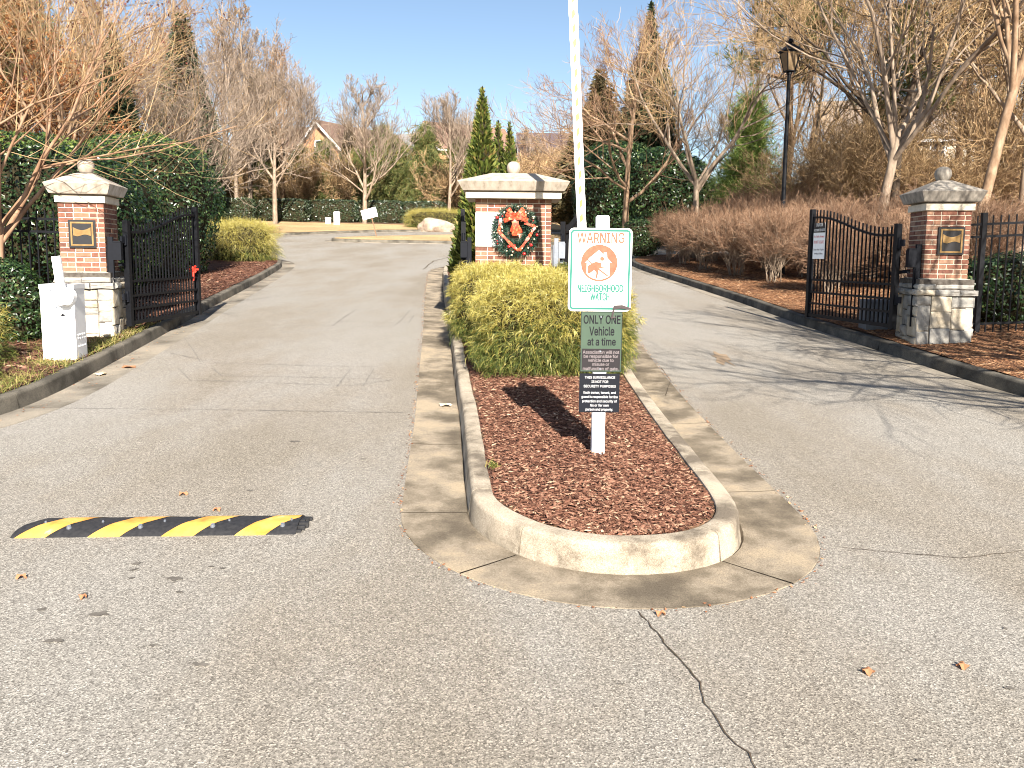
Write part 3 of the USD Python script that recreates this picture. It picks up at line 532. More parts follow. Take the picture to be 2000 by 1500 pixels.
# ------------------------------------------------------------------ barrier cabinets
def barrier(label, loc, rz, arm_len, tilt, full):
    B = thing('barrier_gate', label, 'barrier gate', loc, rz); w, d, h = .39, .34, .98
    mesh('cabinet', MB().frust(0, h - .06, w / 2, d / 2, w / 2, d / 2), WHITE, B); mesh('lid', MB().frust(h - .058, h, w / 2 + .006, d / 2 + .006, w / 2 + .006, d / 2 + .006), WHITE, B)
    mesh('door_panel', MB().box(-w / 2 + .02, w / 2 - .03, -d / 2 - .006, -d / 2 - .0005, .04, h - .33), WHITE, B); mesh('lock', MB().cyl((.06, -d / 2 - .02, .60), (.06, -d / 2 + .01, .60), .014).box(.03, .09, -d / 2 - .012, -d / 2 - .0065, .592, .608), IRONGREY, B)
    px, pz = .10, .83
    mesh('hub', MB().cyl((px, -d / 2 - .07, pz), (px, -d / 2 + .02, pz), .115, .125, 28).cyl((px, -d / 2 - .085, pz), (px, -d / 2 - .069, pz), .06, .07, 20), WHITE, B, smooth=40)
    for q in ((.16, -.02), (.08, -.13), (.20, -.05), (.02, .08)): mesh('bolt', MB().cyl((q[0] - .06, -d / 2 - .09, pz + q[1]), (q[0] - .06, -d / 2 - .07, pz + q[1]), .009, n=6), STEEL, B)
    for zz in (.30, .345, .20):
        for yy in (-.1, -.04, .03, .1): mesh('rivet', MB().cyl((w / 2 - .002, yy, zz), (w / 2 + .01, yy, zz), .011, .008, 8), WHITE, B)
    t = math.radians(tilt); a0 = np.array([px, -d / 2 - .095, pz]); dr = np.array([-math.sin(t), 0, math.cos(t)]); up = (0, 1, 0)
    mesh('arm', MB().bar(a0 - dr * .1, a0 + dr * arm_len, .125 if full else .10, .035, up), WHITE, B)
    if full:
        YEL = flat('arm_marking', (.36, .23, .07), .5, .4); side = np.array([dr[2], 0, -dr[0]])
        for k in range(20):
            c = a0 + dr * (.60 + k * .196); P4 = [c + side * sx + dr * (sz + sx * 1.2) + np.array([0, -.019, 0]) for sx, sz in ((-.021, -.05), (.021, -.05), (.021, .05), (-.021, .05))]
            mesh('stripe', (np.array(P4 + [p + [0, .0015, 0] for p in P4]), np.array([(0, 1, 2, 3), (7, 6, 5, 4)] + [(i, i + 4, (i + 1) % 4 + 4, (i + 1) % 4) for i in range(4)])), YEL, B)
    return B
barrier('short white barrier cabinet with broken off arm stub beside the left pillar', (-5.67, 9.68, zg(-5.69, 9.68) - .02), 9, .50, 5.5, False)
barrier('tall white barrier arm with yellow marks raised behind the warning sign', (.91, 11.1, .41), 0, 4.6, 3.35, True)

# ------------------------------------------------------------------ speed hump, black rubber with yellow bands
SB = thing('speed_bump', 'black and yellow rubber speed bump on the left lane', 'speed bump', (-2.99, 4.40, .002), math.degrees(math.atan2(.10, 1.69)))
RUB = mat('black_rubber', [(0, (.012, .012, .014)), (1, (.032, .031, .032))], 40, .55, .4, .4, 160, coords='object', dist=.003)
YR = mat('yellow_rubber', [(0, (.42, .18, .03)), (.4, (.66, .32, .065)), (.75, (.72, .37, .085)), (1, (.70, .54, .33))], 7, .5, .4, .2, 120, coords='object', dist=.002)
Ls, Ws, Hs = 1.69, .32, .048; ys = np.linspace(0, Ws, 15); zs = Hs * np.minimum(1, 1.12 * np.sin(np.clip(ys / Ws, 0, 1) * PI) ** .75)
def band(fa, fb, off, name, m, zmin=0, parent=SB):
    xa, xb = np.array([fa(y) for y in ys]), np.array([fb(y) for y in ys]); nx = 12; t = np.linspace(0, 1, nx)[:, None]
    X = xa[None] * (1 - t) + xb[None] * t; V = np.stack([X, np.broadcast_to(ys, X.shape), np.broadcast_to(zs + off, X.shape)], -1).reshape(-1, 3); k = len(ys)
    i, j = np.meshgrid(np.arange(nx - 1), np.arange(k - 1), indexing='ij'); f = np.stack([i * k + j, (i + 1) * k + j, (i + 1) * k + j + 1, i * k + j + 1], -1).reshape(-1, 4)
    if off == 0:
        n0 = len(V); V = np.vstack([V, V * [1, 1, 0]]); q = lambda a, b: (a, b, b + n0, a + n0)
        sk = [q(0 * k + j, 0 * k + j + 1) for j in range(k - 1)] + [q((nx - 1) * k + j + 1, (nx - 1) * k + j) for j in range(k - 1)]; f = np.vstack([f, np.array(sk)])
    mesh(name, (V, f), m, parent, smooth=30)
band(lambda y: .02 + (.13 * sm(0, Ws, y) if y > 0 else 0), lambda y: Ls, 0, 'body', RUB)
band(lambda y: .0, lambda y: Ls + .02, -.047, 'base_lip', RUB)
skew = lambda y: .17 * (y / (Ws * .5)) ** .9
for a, b in ((.045, .22), (.465, .65), (.895, 1.085), (1.325, 1.508)): band(lambda y, a=a: min(a + skew(y) * .9, Ls - .012), lambda y, b=b: min(b + skew(y) * .9, Ls - .006), .0022, 'yellow_band', YR)
for x in (.33, .75, 1.18, 1.60): mesh('bolt', MB().cyl((x, .07, .035), (x, .066, .052), .016, .012, 10), STEEL, SB)
for x in (.16, .50, .87, 1.26, 1.64): mesh('stud', MB().cyl((x, .135, .05), (x, .133, .0585), .008, .006, 8), STEEL, SB)
for i in range(7): mesh('end_lug', MB().box(Ls + .0, Ls + .028 + .014 * (i % 3), .03 + i * .04, .052 + i * .04, .004, .012 + .03 * math.sin((i + .7) / 7 * PI)), RUB, SB)

# ------------------------------------------------------------------ sign post with three signs
SP = thing('sign_post', 'white post on the island carrying the warning, one vehicle and surveillance signs', 'sign', (.656, 5.70, .17), 0.0)
mesh('post', MB().frust(-.2, 1.815, .047, .045, .047, .045).frust(1.8151, 1.829, .047, .045, .036, .034), mat('post_vinyl', [(0, (.76, .75, .74)), (1, (.82, .82, .82))], 6, .4, .4), SP)
XO, ZO = -.656, -.17
SGW = flat('sign_white', (.60, .61, .59), .4, .4, 0, .03); TEAL = flat('teal_print', (.02, .15, .115), .5, .3, 0, .08); ORG = mat('faded_orange_print', [(0, (.36, .075, .04)), (1, (.44, .115, .065))], 30, .5, .3)
def rrect(x0, x1, z0, z1, r, n=6):
    return [(cx + r * math.cos(a), cz + r * math.sin(a)) for cx, cz, a0 in ((x1 - r, z1 - r, 0), (x0 + r, z1 - r, PI / 2), (x0 + r, z0 + r, PI), (x1 - r, z0 + r, 1.5 * PI)) for a in np.linspace(a0, a0 + PI / 2, n)]
def ring(outer, inner, y0, y1):
    t = trimesh.creation.extrude_polygon(Polygon(outer, [inner]), y1 - y0, engine='earcut'); v = np.asarray(t.vertices); return np.c_[v[:, 0], y1 - v[:, 2], v[:, 1]], t.faces
S1 = thing('warning_sign', 'white warning sign with orange burglar symbol', None, parent=SP)
x0, x1, z0, z1 = .409 + XO, .872 + XO, 1.297 + ZO, 1.905 + ZO; xc = (x0 + x1) / 2; yf = -.0495
mesh('plate', MB().prism(rrect(x0, x1, z0, z1, .035), yf - .0025, yf), SGW, S1)
e = .012; mesh('border', MB().add(*ring(rrect(x0 + e, x1 - e, z0 + e, z1 - e, .028), rrect(x0 + e + .014, x1 - e - .014, z0 + e + .014, z1 - e - .014, .016), yf - .0034, yf - .0026)), TEAL, S1)
Y1 = yf - .0026
zpx = lambda py, t=z1, h=z1 - z0: t - (py - 447) / 159 * h; xpx = lambda px, a=x0, w=x1 - x0: a + (px - 1112) / 119 * w
zq = lambda q: zpx(q / 3.846 + 430); xq = lambda q: xpx(q / 3.846 + 1100)
mesh('lettering', MB().add(*place_text('WARNING', .073, .345, xc + .002, Y1, zq(172), bold=True)), ORG, S1)
wl = MB()
for dx in (-.0014, 0, .0014): wl.add(*place_text('NEIGHBORHOOD', .053, .335, xc + .005 + dx, Y1 - dx * .05, zq(533), bold=True)).add(*place_text('WATCH', .053, .14, xc + .003 + dx, Y1 - dx * .05, zq(596), bold=True))
mesh('lettering', wl, TEAL, S1)
fine = MB(); rng = np.random.default_rng(2); x = xc - .13
while x < xc + .14: q = rng.uniform(.005, .02); fine.box(x, x + q, Y1 - .0006, Y1, zq(625), zq(619)); x += q + .008
mesh('small_print', fine, TEAL, S1)
cx, cz, R = xq(268), zq(321), .1335
mesh('symbol_disc', MB().prism([(cx + R * math.cos(a), cz + R * math.sin(a)) for a in np.linspace(0, 2 * PI, 41)[:-1]], Y1 - .0008, Y1), ORG, S1)
Q = lambda L: [(xq(a), zq(b)) for a, b in L]
arcb = [(268 + 121 * math.cos(a), 321 + 121 * math.sin(a)) for a in np.linspace(math.radians(50), math.radians(135), 10)]
house = Polygon([(264, 226), (300, 258), (300, 242), (322, 240), (324, 280), (360, 320), (343, 318)] + [(343, 405)] + arcb + [(178, 395), (178, 318), (162, 322), (200, 280)]).buffer(0)
fig = Polygon([(205, 330), (240, 312), (282, 318), (286, 350), (308, 352), (308, 359), (268, 362), (335, 412), (328, 420), (262, 372), (262, 395), (252, 435), (244, 433), (248, 392), (232, 372), (200, 398), (188, 400), (186, 352), (180, 345)]).buffer(0).union(Point(288, 290).buffer(15)).union(LineString([(183, 300), (215, 325)]).buffer(4))
hs = house.intersection(Point(268, 321).buffer(123)).difference(fig); hm = MB()
for gq in getattr(hs, 'geoms', [hs]):
    if gq.area > 8: hm.add(*ring(Q(gq.exterior.coords[:-1]), Q(gq.interiors[0].coords[:-1]), Y1 - .0016, Y1 - .0009) if len(gq.interiors) else (lambda m: (np.vstack(m.v), np.vstack(m.f)))(MB().prism(Q(gq.exterior.coords[:-1]), Y1 - .0016, Y1 - .0009)))
mesh('symbol_house', hm, SGW, S1)
tape = MB().add(*(lambda v: (np.array(v), [(0, 1, 2, 3), (3, 2, 4, 5), (5, 4, 6, 7)]))([(xq(380), Y1 - .004, zq(632)), (xq(372), Y1 - .006, zq(662)), (xq(425), Y1 - .012, zq(655)), (xq(440), Y1 - .010, zq(628)), (xq(505), Y1 - .006, zq(662)), (xq(505), Y1 - .004, zq(650)), (xq(506), Y1 - .004, zq(663)), (xq(506), Y1 - .004, zq(651))]))
tape.add([(xq(374), Y1 - .006, zq(660)), (xq(361), Y1 - .008, zq(728)), (xq(374), Y1 - .010, zq(726)), (xq(386), Y1 - .008, zq(665))], [(0, 1, 2, 3)]).add([(xq(361), Y1 - .008, zq(720)), (xq(362), Y1 - .009, zq(731)), (xq(396), Y1 - .012, zq(722)), (xq(392), Y1 - .01, zq(714))], [(0, 1, 2, 3)])
mesh('torn_tape', tape, flat('dark_tape', (.045, .032, .034), .6, .3, 0, .3), S1)
S2 = thing('lane_sign', 'grey green sign about one vehicle at a time', None, parent=SP)
x0, x1, z0, z1 = .507 + XO, .814 + XO, .846 + ZO, 1.294 + ZO; xc = (x0 + x1) / 2; Y2 = yf - .0015
mesh('plate', MB().box(x0, x1, Y2, yf, z0, z1), flat('sage_sign', (.055, .083, .06), .6, .15, 0, .06), S2); DK = flat('charcoal_print', (.010, .010, .013), .6, .15); zs_ = z1 - (z1 - z0) * .615
mesh('lower_panel', MB().box(x0 + .011, x1 - .011, Y2 - .0008, Y2 - .0001, z0 + .011, zs_), flat('dusk_panel', (.024, .021, .023), .6, .15), S2)
e = .004; mesh('border', MB().add(*ring(rrect(x0, x1, z0, z1, .006), rrect(x0 + e, x1 - e, z0 + e, z1 - e, .004), Y2 - .0008, Y2 - .0001)), DK, S2)
wl = MB()
for tx, h, wd, q in (('ONLY ONE', .060, .272, 768), ('Vehicle', .062, .185, 855), ('at a time', .054, .21, 930)): wl.add(*place_text(tx, h, wd, xc + .003, Y2 - .0001, zq(q), bold=True))
mesh('lettering', wl, DK, S2)
wl = MB()
for tx, wd, q in (('Association will not', .27, 990), ('be responsible for', .255, 1021), ('vehicle due to', .19, 1051), ('misuse or', .125, 1081), ('malfunction of gate.', .265, 1114)): wl.add(*place_text(tx, .0225, wd, xc, Y2 - .0009, zq(q) - .003, bold=True))
mesh('lettering', wl, flat('mauve_print', (.17, .145, .15), .5, .3), S2)
S3 = thing('notice_sign', 'black surveillance notice with white print', None, parent=SP)
x0, x1, z0, z1 = .504 + XO, .804 + XO, .541 + ZO, .834 + ZO; xc = (x0 + x1) / 2
mesh('plate', MB().box(x0, x1, Y2, yf, z0, z1), flat('charcoal_sign', (.009, .010, .015), .55, .15, 0, .06), S3); wl = MB()
for tx, h, wd, q in (('THIS SURVEILLANCE', .018, .225, 1181), ('IS NOT FOR', .018, .125, 1214), ('SECURITY PURPOSES', .018, .24, 1248), ('Each owner, tenant, and', .018, .24, 1296), ('guest is responsible for the', .018, .27, 1328), ('protection and security of', .018, .26, 1361), ('his or her own', .018, .14, 1393), ('person and property.', .018, .205, 1424)): wl.add(*place_text(tx, h, wd, xc + .003, Y2 - .0001, zq(q), bold=True))
mesh('lettering', wl, flat('pale_print', (.42, .42, .44), .5, .3), S3)
for zz, xx_, pp in ((1.86, 0, S1), (1.335, 0, S1), (1.255, 0, S2), (1.0, 0, S2), (.868, 0, S2), (.80, .0, S3), (.60, 0, S3)): mesh('screw', MB().cyl((xx_, Y2 - .006, zz + ZO), (xx_, Y2 + .002, zz + ZO), .006, n=8), STEEL, pp)

# ------------------------------------------------------------------ plants: builders
def ell_pts(rng, n, c, r, zmin=0.0, depth=.25, rough=.18, fr=1.6, seed=0, power=2.4):
    """points in the outer layer of a lumpy rounded mound; also their outward normals"""
    d = rdir(rng, n); d[:, 2] = np.where(d[:, 2] < zmin, -d[:, 2] * .6, d[:, 2])
    q = d / (np.sum(np.abs(d) ** power, 1, keepdims=True) ** (1 / power))
    lump = 1 + rough * (meshkit.fbm(q * fr + seed * 7.3, 3, seed) - .5) * 2
    s = lump * (1 - depth * rng.random(n) ** 1.5)
    return np.asarray(c) + q * s[:, None] * np.asarray(r), unit(d / np.asarray(r)), s
def core_mesh(c, r, k, seed, rough=.18, fr=1.6, power=2.4):
    s = trimesh.creation.icosphere(3); d = np.asarray(s.vertices); q = d / (np.sum(np.abs(d) ** power, 1, keepdims=True) ** (1 / power)); q = q * (1 + rough * (meshkit.fbm(q * fr + seed * 7.3, 3, seed) - .5) * 2)[:, None]
    return np.asarray(c) + q * k * np.asarray(r), np.asarray(s.faces)
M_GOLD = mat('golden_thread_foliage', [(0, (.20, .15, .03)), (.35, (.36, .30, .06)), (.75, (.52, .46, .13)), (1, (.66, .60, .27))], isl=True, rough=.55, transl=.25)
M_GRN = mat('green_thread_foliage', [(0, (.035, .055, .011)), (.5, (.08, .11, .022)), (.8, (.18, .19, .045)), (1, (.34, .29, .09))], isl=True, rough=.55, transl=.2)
M_BRN = mat('dead_twig', [(0, (.09, .05, .03)), (1, (.24, .15, .09))], isl=True, rough=.8)
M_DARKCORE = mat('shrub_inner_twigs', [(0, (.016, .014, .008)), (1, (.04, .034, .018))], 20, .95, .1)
def gold_shrub(name, label, c, r, n, seed, gold=.5, strand=(.05, .115), cat='shrub', green_only=False):
    rng = np.random.default_rng(seed); S = thing(name, label, cat, c); z0 = (0, 0, r[2] * .42); rr = (r[0], r[1], r[2] * .58)
    p, nn, s = ell_pts(rng, n, z0, rr, -.75, .26, .24, 3.6, seed, 4.2); k = p[:, 2] > .0; p, nn = p[k], nn[k]
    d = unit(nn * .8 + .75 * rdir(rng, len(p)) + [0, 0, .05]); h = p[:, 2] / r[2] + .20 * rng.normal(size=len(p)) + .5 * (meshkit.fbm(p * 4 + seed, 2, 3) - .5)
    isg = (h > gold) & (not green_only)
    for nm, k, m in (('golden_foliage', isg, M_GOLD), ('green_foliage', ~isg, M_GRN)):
        if k.sum() < 5: continue
        q, dq = p[k], d[k]; V, F, b = [], [], 0
        for rep_ in range(3):                                                # each spray is a few strands from one point
            v, f = ribbons(q + rng.normal(0, .015, q.shape), unit(dq + .6 * rdir(rng, len(q))), rng.uniform(*strand, len(q)), .0075, .42, rng, 3); V.append(v); F.append(f + b); b += len(v)
        mesh(nm, (np.vstack(V), np.vstack(F)), m, S)
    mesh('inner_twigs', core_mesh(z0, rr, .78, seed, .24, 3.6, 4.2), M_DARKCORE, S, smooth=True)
    tw = [np.array([(0, 0, 0), (math.cos(a) * r[0] * .4, math.sin(a) * r[1] * .4, r[2] * .5)]) for a in rng.uniform(0, 2 * PI, 7)]; mesh('stem', tubes(tw, [np.array([.02, .012])] * 7, 5), M_BRN, S)
    return S
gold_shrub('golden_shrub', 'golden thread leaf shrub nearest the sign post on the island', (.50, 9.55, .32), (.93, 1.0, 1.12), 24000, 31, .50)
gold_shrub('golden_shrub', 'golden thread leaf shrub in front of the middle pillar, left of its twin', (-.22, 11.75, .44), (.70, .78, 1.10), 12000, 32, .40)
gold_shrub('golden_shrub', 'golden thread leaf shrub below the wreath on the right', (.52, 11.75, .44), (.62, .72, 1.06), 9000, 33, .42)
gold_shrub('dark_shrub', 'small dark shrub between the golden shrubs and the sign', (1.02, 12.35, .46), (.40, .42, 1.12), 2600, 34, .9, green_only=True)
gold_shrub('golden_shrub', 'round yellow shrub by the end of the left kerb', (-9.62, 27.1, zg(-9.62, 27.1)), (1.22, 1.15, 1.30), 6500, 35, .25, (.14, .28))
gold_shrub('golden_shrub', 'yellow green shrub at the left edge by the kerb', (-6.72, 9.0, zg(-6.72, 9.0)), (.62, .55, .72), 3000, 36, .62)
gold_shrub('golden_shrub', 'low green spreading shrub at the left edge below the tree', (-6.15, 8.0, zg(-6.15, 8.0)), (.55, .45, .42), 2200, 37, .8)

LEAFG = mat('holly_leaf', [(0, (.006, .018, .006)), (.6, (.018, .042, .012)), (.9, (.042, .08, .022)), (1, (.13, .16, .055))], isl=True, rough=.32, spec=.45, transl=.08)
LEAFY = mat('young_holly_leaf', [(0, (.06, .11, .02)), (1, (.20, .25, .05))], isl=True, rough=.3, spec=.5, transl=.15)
def leafy(name, label, c, r, n, size, seed, m=LEAFG, top=None, cat='hedge', group=None, power=2.6, rough=.16, zmin=-.8, fr=1.6, corek=.84):
    rng = np.random.default_rng(seed); S = thing(name, label, cat, c, group=group); z0 = (0, 0, r[2] * .46); rr = (r[0], r[1], r[2] * .54)
    p, nn, s = ell_pts(rng, n, z0, rr, zmin, .2, rough, fr, seed, power); nr = unit(nn + .75 * rdir(rng, n) + [0, 0, .25]); ax = rdir(rng, n) + [0, 0, -.3]; L = rng.uniform(.7, 1.3, n) * size
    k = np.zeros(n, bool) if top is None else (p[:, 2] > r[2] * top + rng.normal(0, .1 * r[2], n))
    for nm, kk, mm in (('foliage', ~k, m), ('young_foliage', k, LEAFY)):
        if kk.sum() > 5: mesh(nm, leaves(p[kk], nr[kk], ax[kk], L[kk], L[kk] * .55, .12), mm, S)
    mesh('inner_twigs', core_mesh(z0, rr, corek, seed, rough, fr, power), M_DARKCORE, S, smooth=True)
    return S
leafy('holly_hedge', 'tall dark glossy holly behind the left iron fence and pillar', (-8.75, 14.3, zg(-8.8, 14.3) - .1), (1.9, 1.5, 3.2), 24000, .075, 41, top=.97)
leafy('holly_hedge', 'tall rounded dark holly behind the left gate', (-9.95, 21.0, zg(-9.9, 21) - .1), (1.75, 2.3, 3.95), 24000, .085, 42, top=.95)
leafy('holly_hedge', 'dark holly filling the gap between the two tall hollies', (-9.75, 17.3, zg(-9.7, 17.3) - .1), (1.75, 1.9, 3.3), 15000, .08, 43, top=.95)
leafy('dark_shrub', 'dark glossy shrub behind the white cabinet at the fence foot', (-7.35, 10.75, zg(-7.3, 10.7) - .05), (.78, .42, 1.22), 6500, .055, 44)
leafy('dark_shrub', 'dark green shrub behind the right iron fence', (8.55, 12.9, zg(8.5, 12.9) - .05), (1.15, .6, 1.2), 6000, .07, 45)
HEDG = mat('far_hedge_leaf', [(0, (.012, .022, .011)), (.6, (.026, .042, .018)), (1, (.06, .075, .035))], isl=True, rough=.35, spec=.5)
for i, (x, y, w) in enumerate(((-20.9, 57.6, 1.9), (-17.4, 59.4, 1.9), (-13.9, 60.4, 1.9), (-10.4, 61.0, 1.9), (-7.0, 61.2, 1.8))):
    leafy('clipped_hedge', ('leftmost clipped section of the far dark hedge', 'clipped hedge section behind the pale street tree', 'clipped hedge section right of the pale street tree', 'clipped hedge section behind the white utility boxes', 'clipped hedge section behind the leaning white sign')[i], (x, y, zg(x, y) - .1), (w, .9, 1.75), 5000, .16, 50 + i, HEDG, power=7, rough=.05, corek=.9)
gold_shrub('golden_shrub', 'wide yellow shrub behind the boulder across the street', (-5.6, 55.6, zg(-5.6, 55.6)), (2.0, 1.1, 1.25), 4500, 58, .45, (.2, .4))
leafy('dark_evergreen', 'dark evergreen mass behind the bare tree right of the arm', (5.4, 41.5, zg(5.4, 41.5) - .2), (2.2, 2.2, 5.6), 15000, .16, 59, cat='evergreen')
leafy('dark_evergreen', 'dark evergreen mass at the end of the shrub row', (7.9, 40.0, zg(7.9, 40) - .2), (2.4, 2.2, 5.0), 13000, .16, 60, cat='evergreen')
leafy('dark_shrub', 'low dark green shrub at the far end of the bare shrub row', (5.15, 31.3, zg(5.15, 31.3)), (.8, .9, 1.5), 4000, .08, 61)

# boulder, utility boxes, far sign
bo = trimesh.creation.icosphere(4); v = np.asarray(bo.vertices); v = v * [1.35, .7, .62]; v = v * (1 + .45 * (meshkit.fbm(v * 1.3 + 5, 4, 9) - .5))[:, None]; v[:, 2] = v[:, 2] * (1 - .22 * v[:, 0]); bo.vertices = v + [-5.15, 53.9 - .6, zg(-5.15, 53.3) + .15]
mesh('boulder', bo, mat('boulder_rock', [(0, (.16, .11, .08)), (.5, (.33, .26, .20)), (1, (.48, .42, .35))], 1.6, .9, .2, .5, 6, dist=.08), label='large tan boulder in front of the far yellow shrub', cat='boulder')
def ubox(label, x, y, w, h):
    u = thing('utility_box', label, 'utility box', (x, y, zg(x, y)), 8); mesh('body', MB().frust(0, h - .08, w / 2, w / 2, w / 2, w / 2), WHITE, u); mesh('lid', MB().frust(h - .079, h, w / 2 + .03, w / 2 + .03, w / 2 - .04, w / 2 - .04), WHITE, u); mesh('door', MB().box(-w * .4, w * .4, -w / 2 - .012, -w / 2 - .001, .06, h - .14), WHITE, u)
ubox('taller white utility box before the far hedge', -12.75, 56.2, .42, .95); ubox('smaller white utility box before the far hedge', -13.55, 56.9, .40, .50)
SGN = thing('yard_sign', 'small white sign leaning on a stake on the grass median', 'sign', (-7.35, 42.0, zg(-7.35, 42) + .0), 0)
mesh('stake', MB().bar((0, 0, -.1), (-.36, 0, 1.35), .05), mat('stake_wood', [(0, (.16, .09, .05)), (1, (.25, .15, .09))], 9), SGN)
MBp = MB(); cs, sn = math.cos(.27), math.sin(.27); q = [(-.42 + a * cs - b * sn, 1.32 + a * sn + b * cs) for a, b in ((-.42, -.26), (.42, -.26), (.42, .26), (-.42, .26))]; MBp.prism(q, -.05, -.03); mesh('board', MBp, PANELW, SGN)

# conifers
CONG = mat('arborvitae_foliage', [(0, (.03, .05, .010)), (.5, (.09, .12, .022)), (.85, (.19, .20, .042)), (1, (.24, .16, .055))], isl=True, rough=.6, transl=.12)
COND = mat('dark_conifer_foliage', [(0, (.014, .028, .014)), (.6, (.032, .055, .024)), (1, (.075, .09, .04))], isl=True, rough=.6, transl=.1)
CONB = mat('browning_conifer_foliage', [(0, (.035, .035, .015)), (.6, (.10, .075, .03)), (1, (.17, .11, .05))], isl=True, rough=.6, transl=.1)
BARKD = mat('dark_bark', [(0, (.035, .026, .02)), (1, (.10, .075, .055))], 12, .95, .1)
def conifer(name, label, c, H, R, n, size, seed, m, base=.0, cat='conifer', pw=.8, up=.9, group=None, gap=.16):
    rng = np.random.default_rng(seed); S = thing(name, label, cat, c, group=group); t = rng.random(n) ** .72; t = 1 - t if False else t
    h = base + (1 - base) * (1 - np.sqrt(1 - t * .999)); h = np.clip(h, 0, .995); a = rng.uniform(0, 2 * PI, n)
    prof = (1 - (h - base) / (1 - base)) ** pw * np.minimum(1, .62 + 2.2 * (h - base)); rr = R * prof * (1 + gap * 2.4 * (meshkit.fbm(np.c_[np.cos(a) * 2.0, np.sin(a) * 2.0, h * H / R * 1.1] + seed, 3, seed) - .5)) * (1 - .45 * rng.random(n) ** 2)
    p = np.c_[rr * np.cos(a), rr * np.sin(a), h * H]; out = np.c_[np.cos(a), np.sin(a), 0 * a]; ax = unit(out * 1.0 + [0, 0, up] + .5 * rdir(rng, n)); nr = unit(np.cross(ax, rdir(rng, n)))
    L = size * rng.uniform(.6, 1.4, n) * (1 - .45 * h); mesh('foliage', leaves(p, nr, ax, L, L * .34), m, S)
    mesh('trunk', tubes([np.array([(0, 0, -.2), (0, 0, H * .5), (0, 0, H * .97)])], [np.array([.045 * R + .05, .03 * R + .03, .01])], 7), BARKD, S)
    zz = np.linspace(base * H + .1, H * .93, 9); co = trimesh.creation.revolve(np.c_[np.r_[0, R * .62 * (1 - (zz / H - base) / (1 - base)) ** pw * np.minimum(1, .62 + 2.2 * (zz / H - base)), 0], np.r_[zz[0], zz, zz[-1]]], sections=14); mesh('inner_twigs', co, M_DARKCORE, S, smooth=True)
    return S
conifer('arborvitae', 'tallest pointed arborvitae behind the middle pillar', (-.66, 16.3, .66), 4.62, .78, 9000, .20, 71, CONG, pw=.95)
conifer('arborvitae', 'shorter pointed arborvitae beside the tall one, in the middle', (-.33, 16.6, .68), 3.98, .50, 4500, .18, 72, CONG, pw=.95)
conifer('arborvitae', 'shorter pointed arborvitae right of the pair behind the pillar', (-.08, 16.2, .66), 3.92, .50, 4500, .18, 73, CONG, pw=.95)
conifer('tall_conifer', 'tallest dark conifer rising behind the bare trees right of the arm', (8.1, 47.5, zg(8.1, 47.5)), 14.2, 3.4, 13000, .55, 74, COND, pw=1.15, up=-.1, gap=.45)
conifer('tall_conifer', 'shorter dark conifer just right of the barrier arm', (5.0, 46.0, zg(5, 46)), 10.0, 3.0, 9000, .5, 75, CONB, pw=.8, up=-.1, gap=.5)
conifer('tall_conifer', 'narrow dark conifer above the left hollies by the lantern', (-18.2, 36.0, zg(-18.2, 36)), 10.2, 1.9, 9000, .42, 76, COND, pw=1.0, up=-.2, gap=.35)
conifer('tall_conifer', 'broad dark conifer behind the pale vase shaped tree', (-22.6, 54.0, zg(-22.6, 54)), 14.5, 2.5, 11000, .6, 77, COND, pw=.6, up=.1, gap=.35)
conifer('tall_conifer', 'olive brown conifer in front of the brick gable', (-18.0, 86.0, zg(-18, 86)), 9.5, 2.2, 5000, .6, 78, CONB, pw=.9, gap=.3)
conifer('tall_conifer', 'brownish conifer behind the pale street tree', (-23.6, 72.0, zg(-23.6, 72)), 13.5, 3.0, 9000, .7, 79, CONB, pw=.7, gap=.35)
conifer('tall_conifer', 'low dark conifer left of the far dark hedge', (-18.6, 45.5, zg(-18.6, 45.5)), 4.6, 2.2, 6000, .4, 80, COND, pw=.7, up=-.3, gap=.3)
# pines with needle tufts
NEED = mat('pine_needle', [(0, (.07, .13, .026)), (.6, (.17, .26, .06)), (1, (.34, .36, .10))], isl=True, rough=.5, transl=.15)
NEEDB = mat('olive_pine_needle', [(0, (.055, .075, .022)), (.6, (.13, .155, .046)), (1, (.25, .19, .07))], isl=True, rough=.5, transl=.15)
BARKP = mat('pine_bark', [(0, (.10, .06, .04)), (1, (.24, .15, .10))], 10, .95, .1)
def pine(name, label, c, H, R, base, nt, seed, m=NEED, L=.22, group=None, rz=0, nw=.012):
    rng = np.random.default_rng(seed); S = thing(name, label, 'pine', c, rz, group=group); tr = np.array([(0, 0, -.2), (.05 * H * .1, 0, H * .4), (0, .01 * H, H * .98)]); polys, rad = [tr], [np.array([.02 * H * .7, .014 * H * .7, .012])]; tips = []
    nb = int(nt / 16)
    for i in range(nb):
        h = base + (1 - base) * rng.random() ** .9; a = rng.uniform(0, 2 * PI); ln = R * (1 - (h - base) / (1 - base) * .85) * rng.uniform(.55, 1.1); p0 = np.array([0, 0, h * H]); d = np.array([math.cos(a), math.sin(a), rng.uniform(.05, .5)]); e = p0 + d * ln
        polys.append(np.array([p0, p0 + d * ln * .55 - [0, 0, .03 * ln], e + [0, 0, .12 * ln]])); rad.append(np.array([.010 * H * .35, .006 * H * .3, .004])); t = rng.uniform(.35, 1.05, 16)[:, None]; tips.append(p0 + (e + [0, 0, .12 * ln] - p0) * t + rng.normal(0, .10 * R, (16, 3)))
    mesh('trunk', tubes(polys, rad, 6), BARKP, S); T_ = np.vstack(tips); T_ = T_[T_[:, 2] > base * H * .8]; k = 16; cc = np.repeat(T_, k, 0); d = unit(rdir(rng, len(cc)) + [0, 0, .35]); v, f = ribbons(cc, d, L * rng.uniform(.7, 1.2, len(cc)), nw, .12, rng, 1); mesh('needles', (v, f), m, S); return S
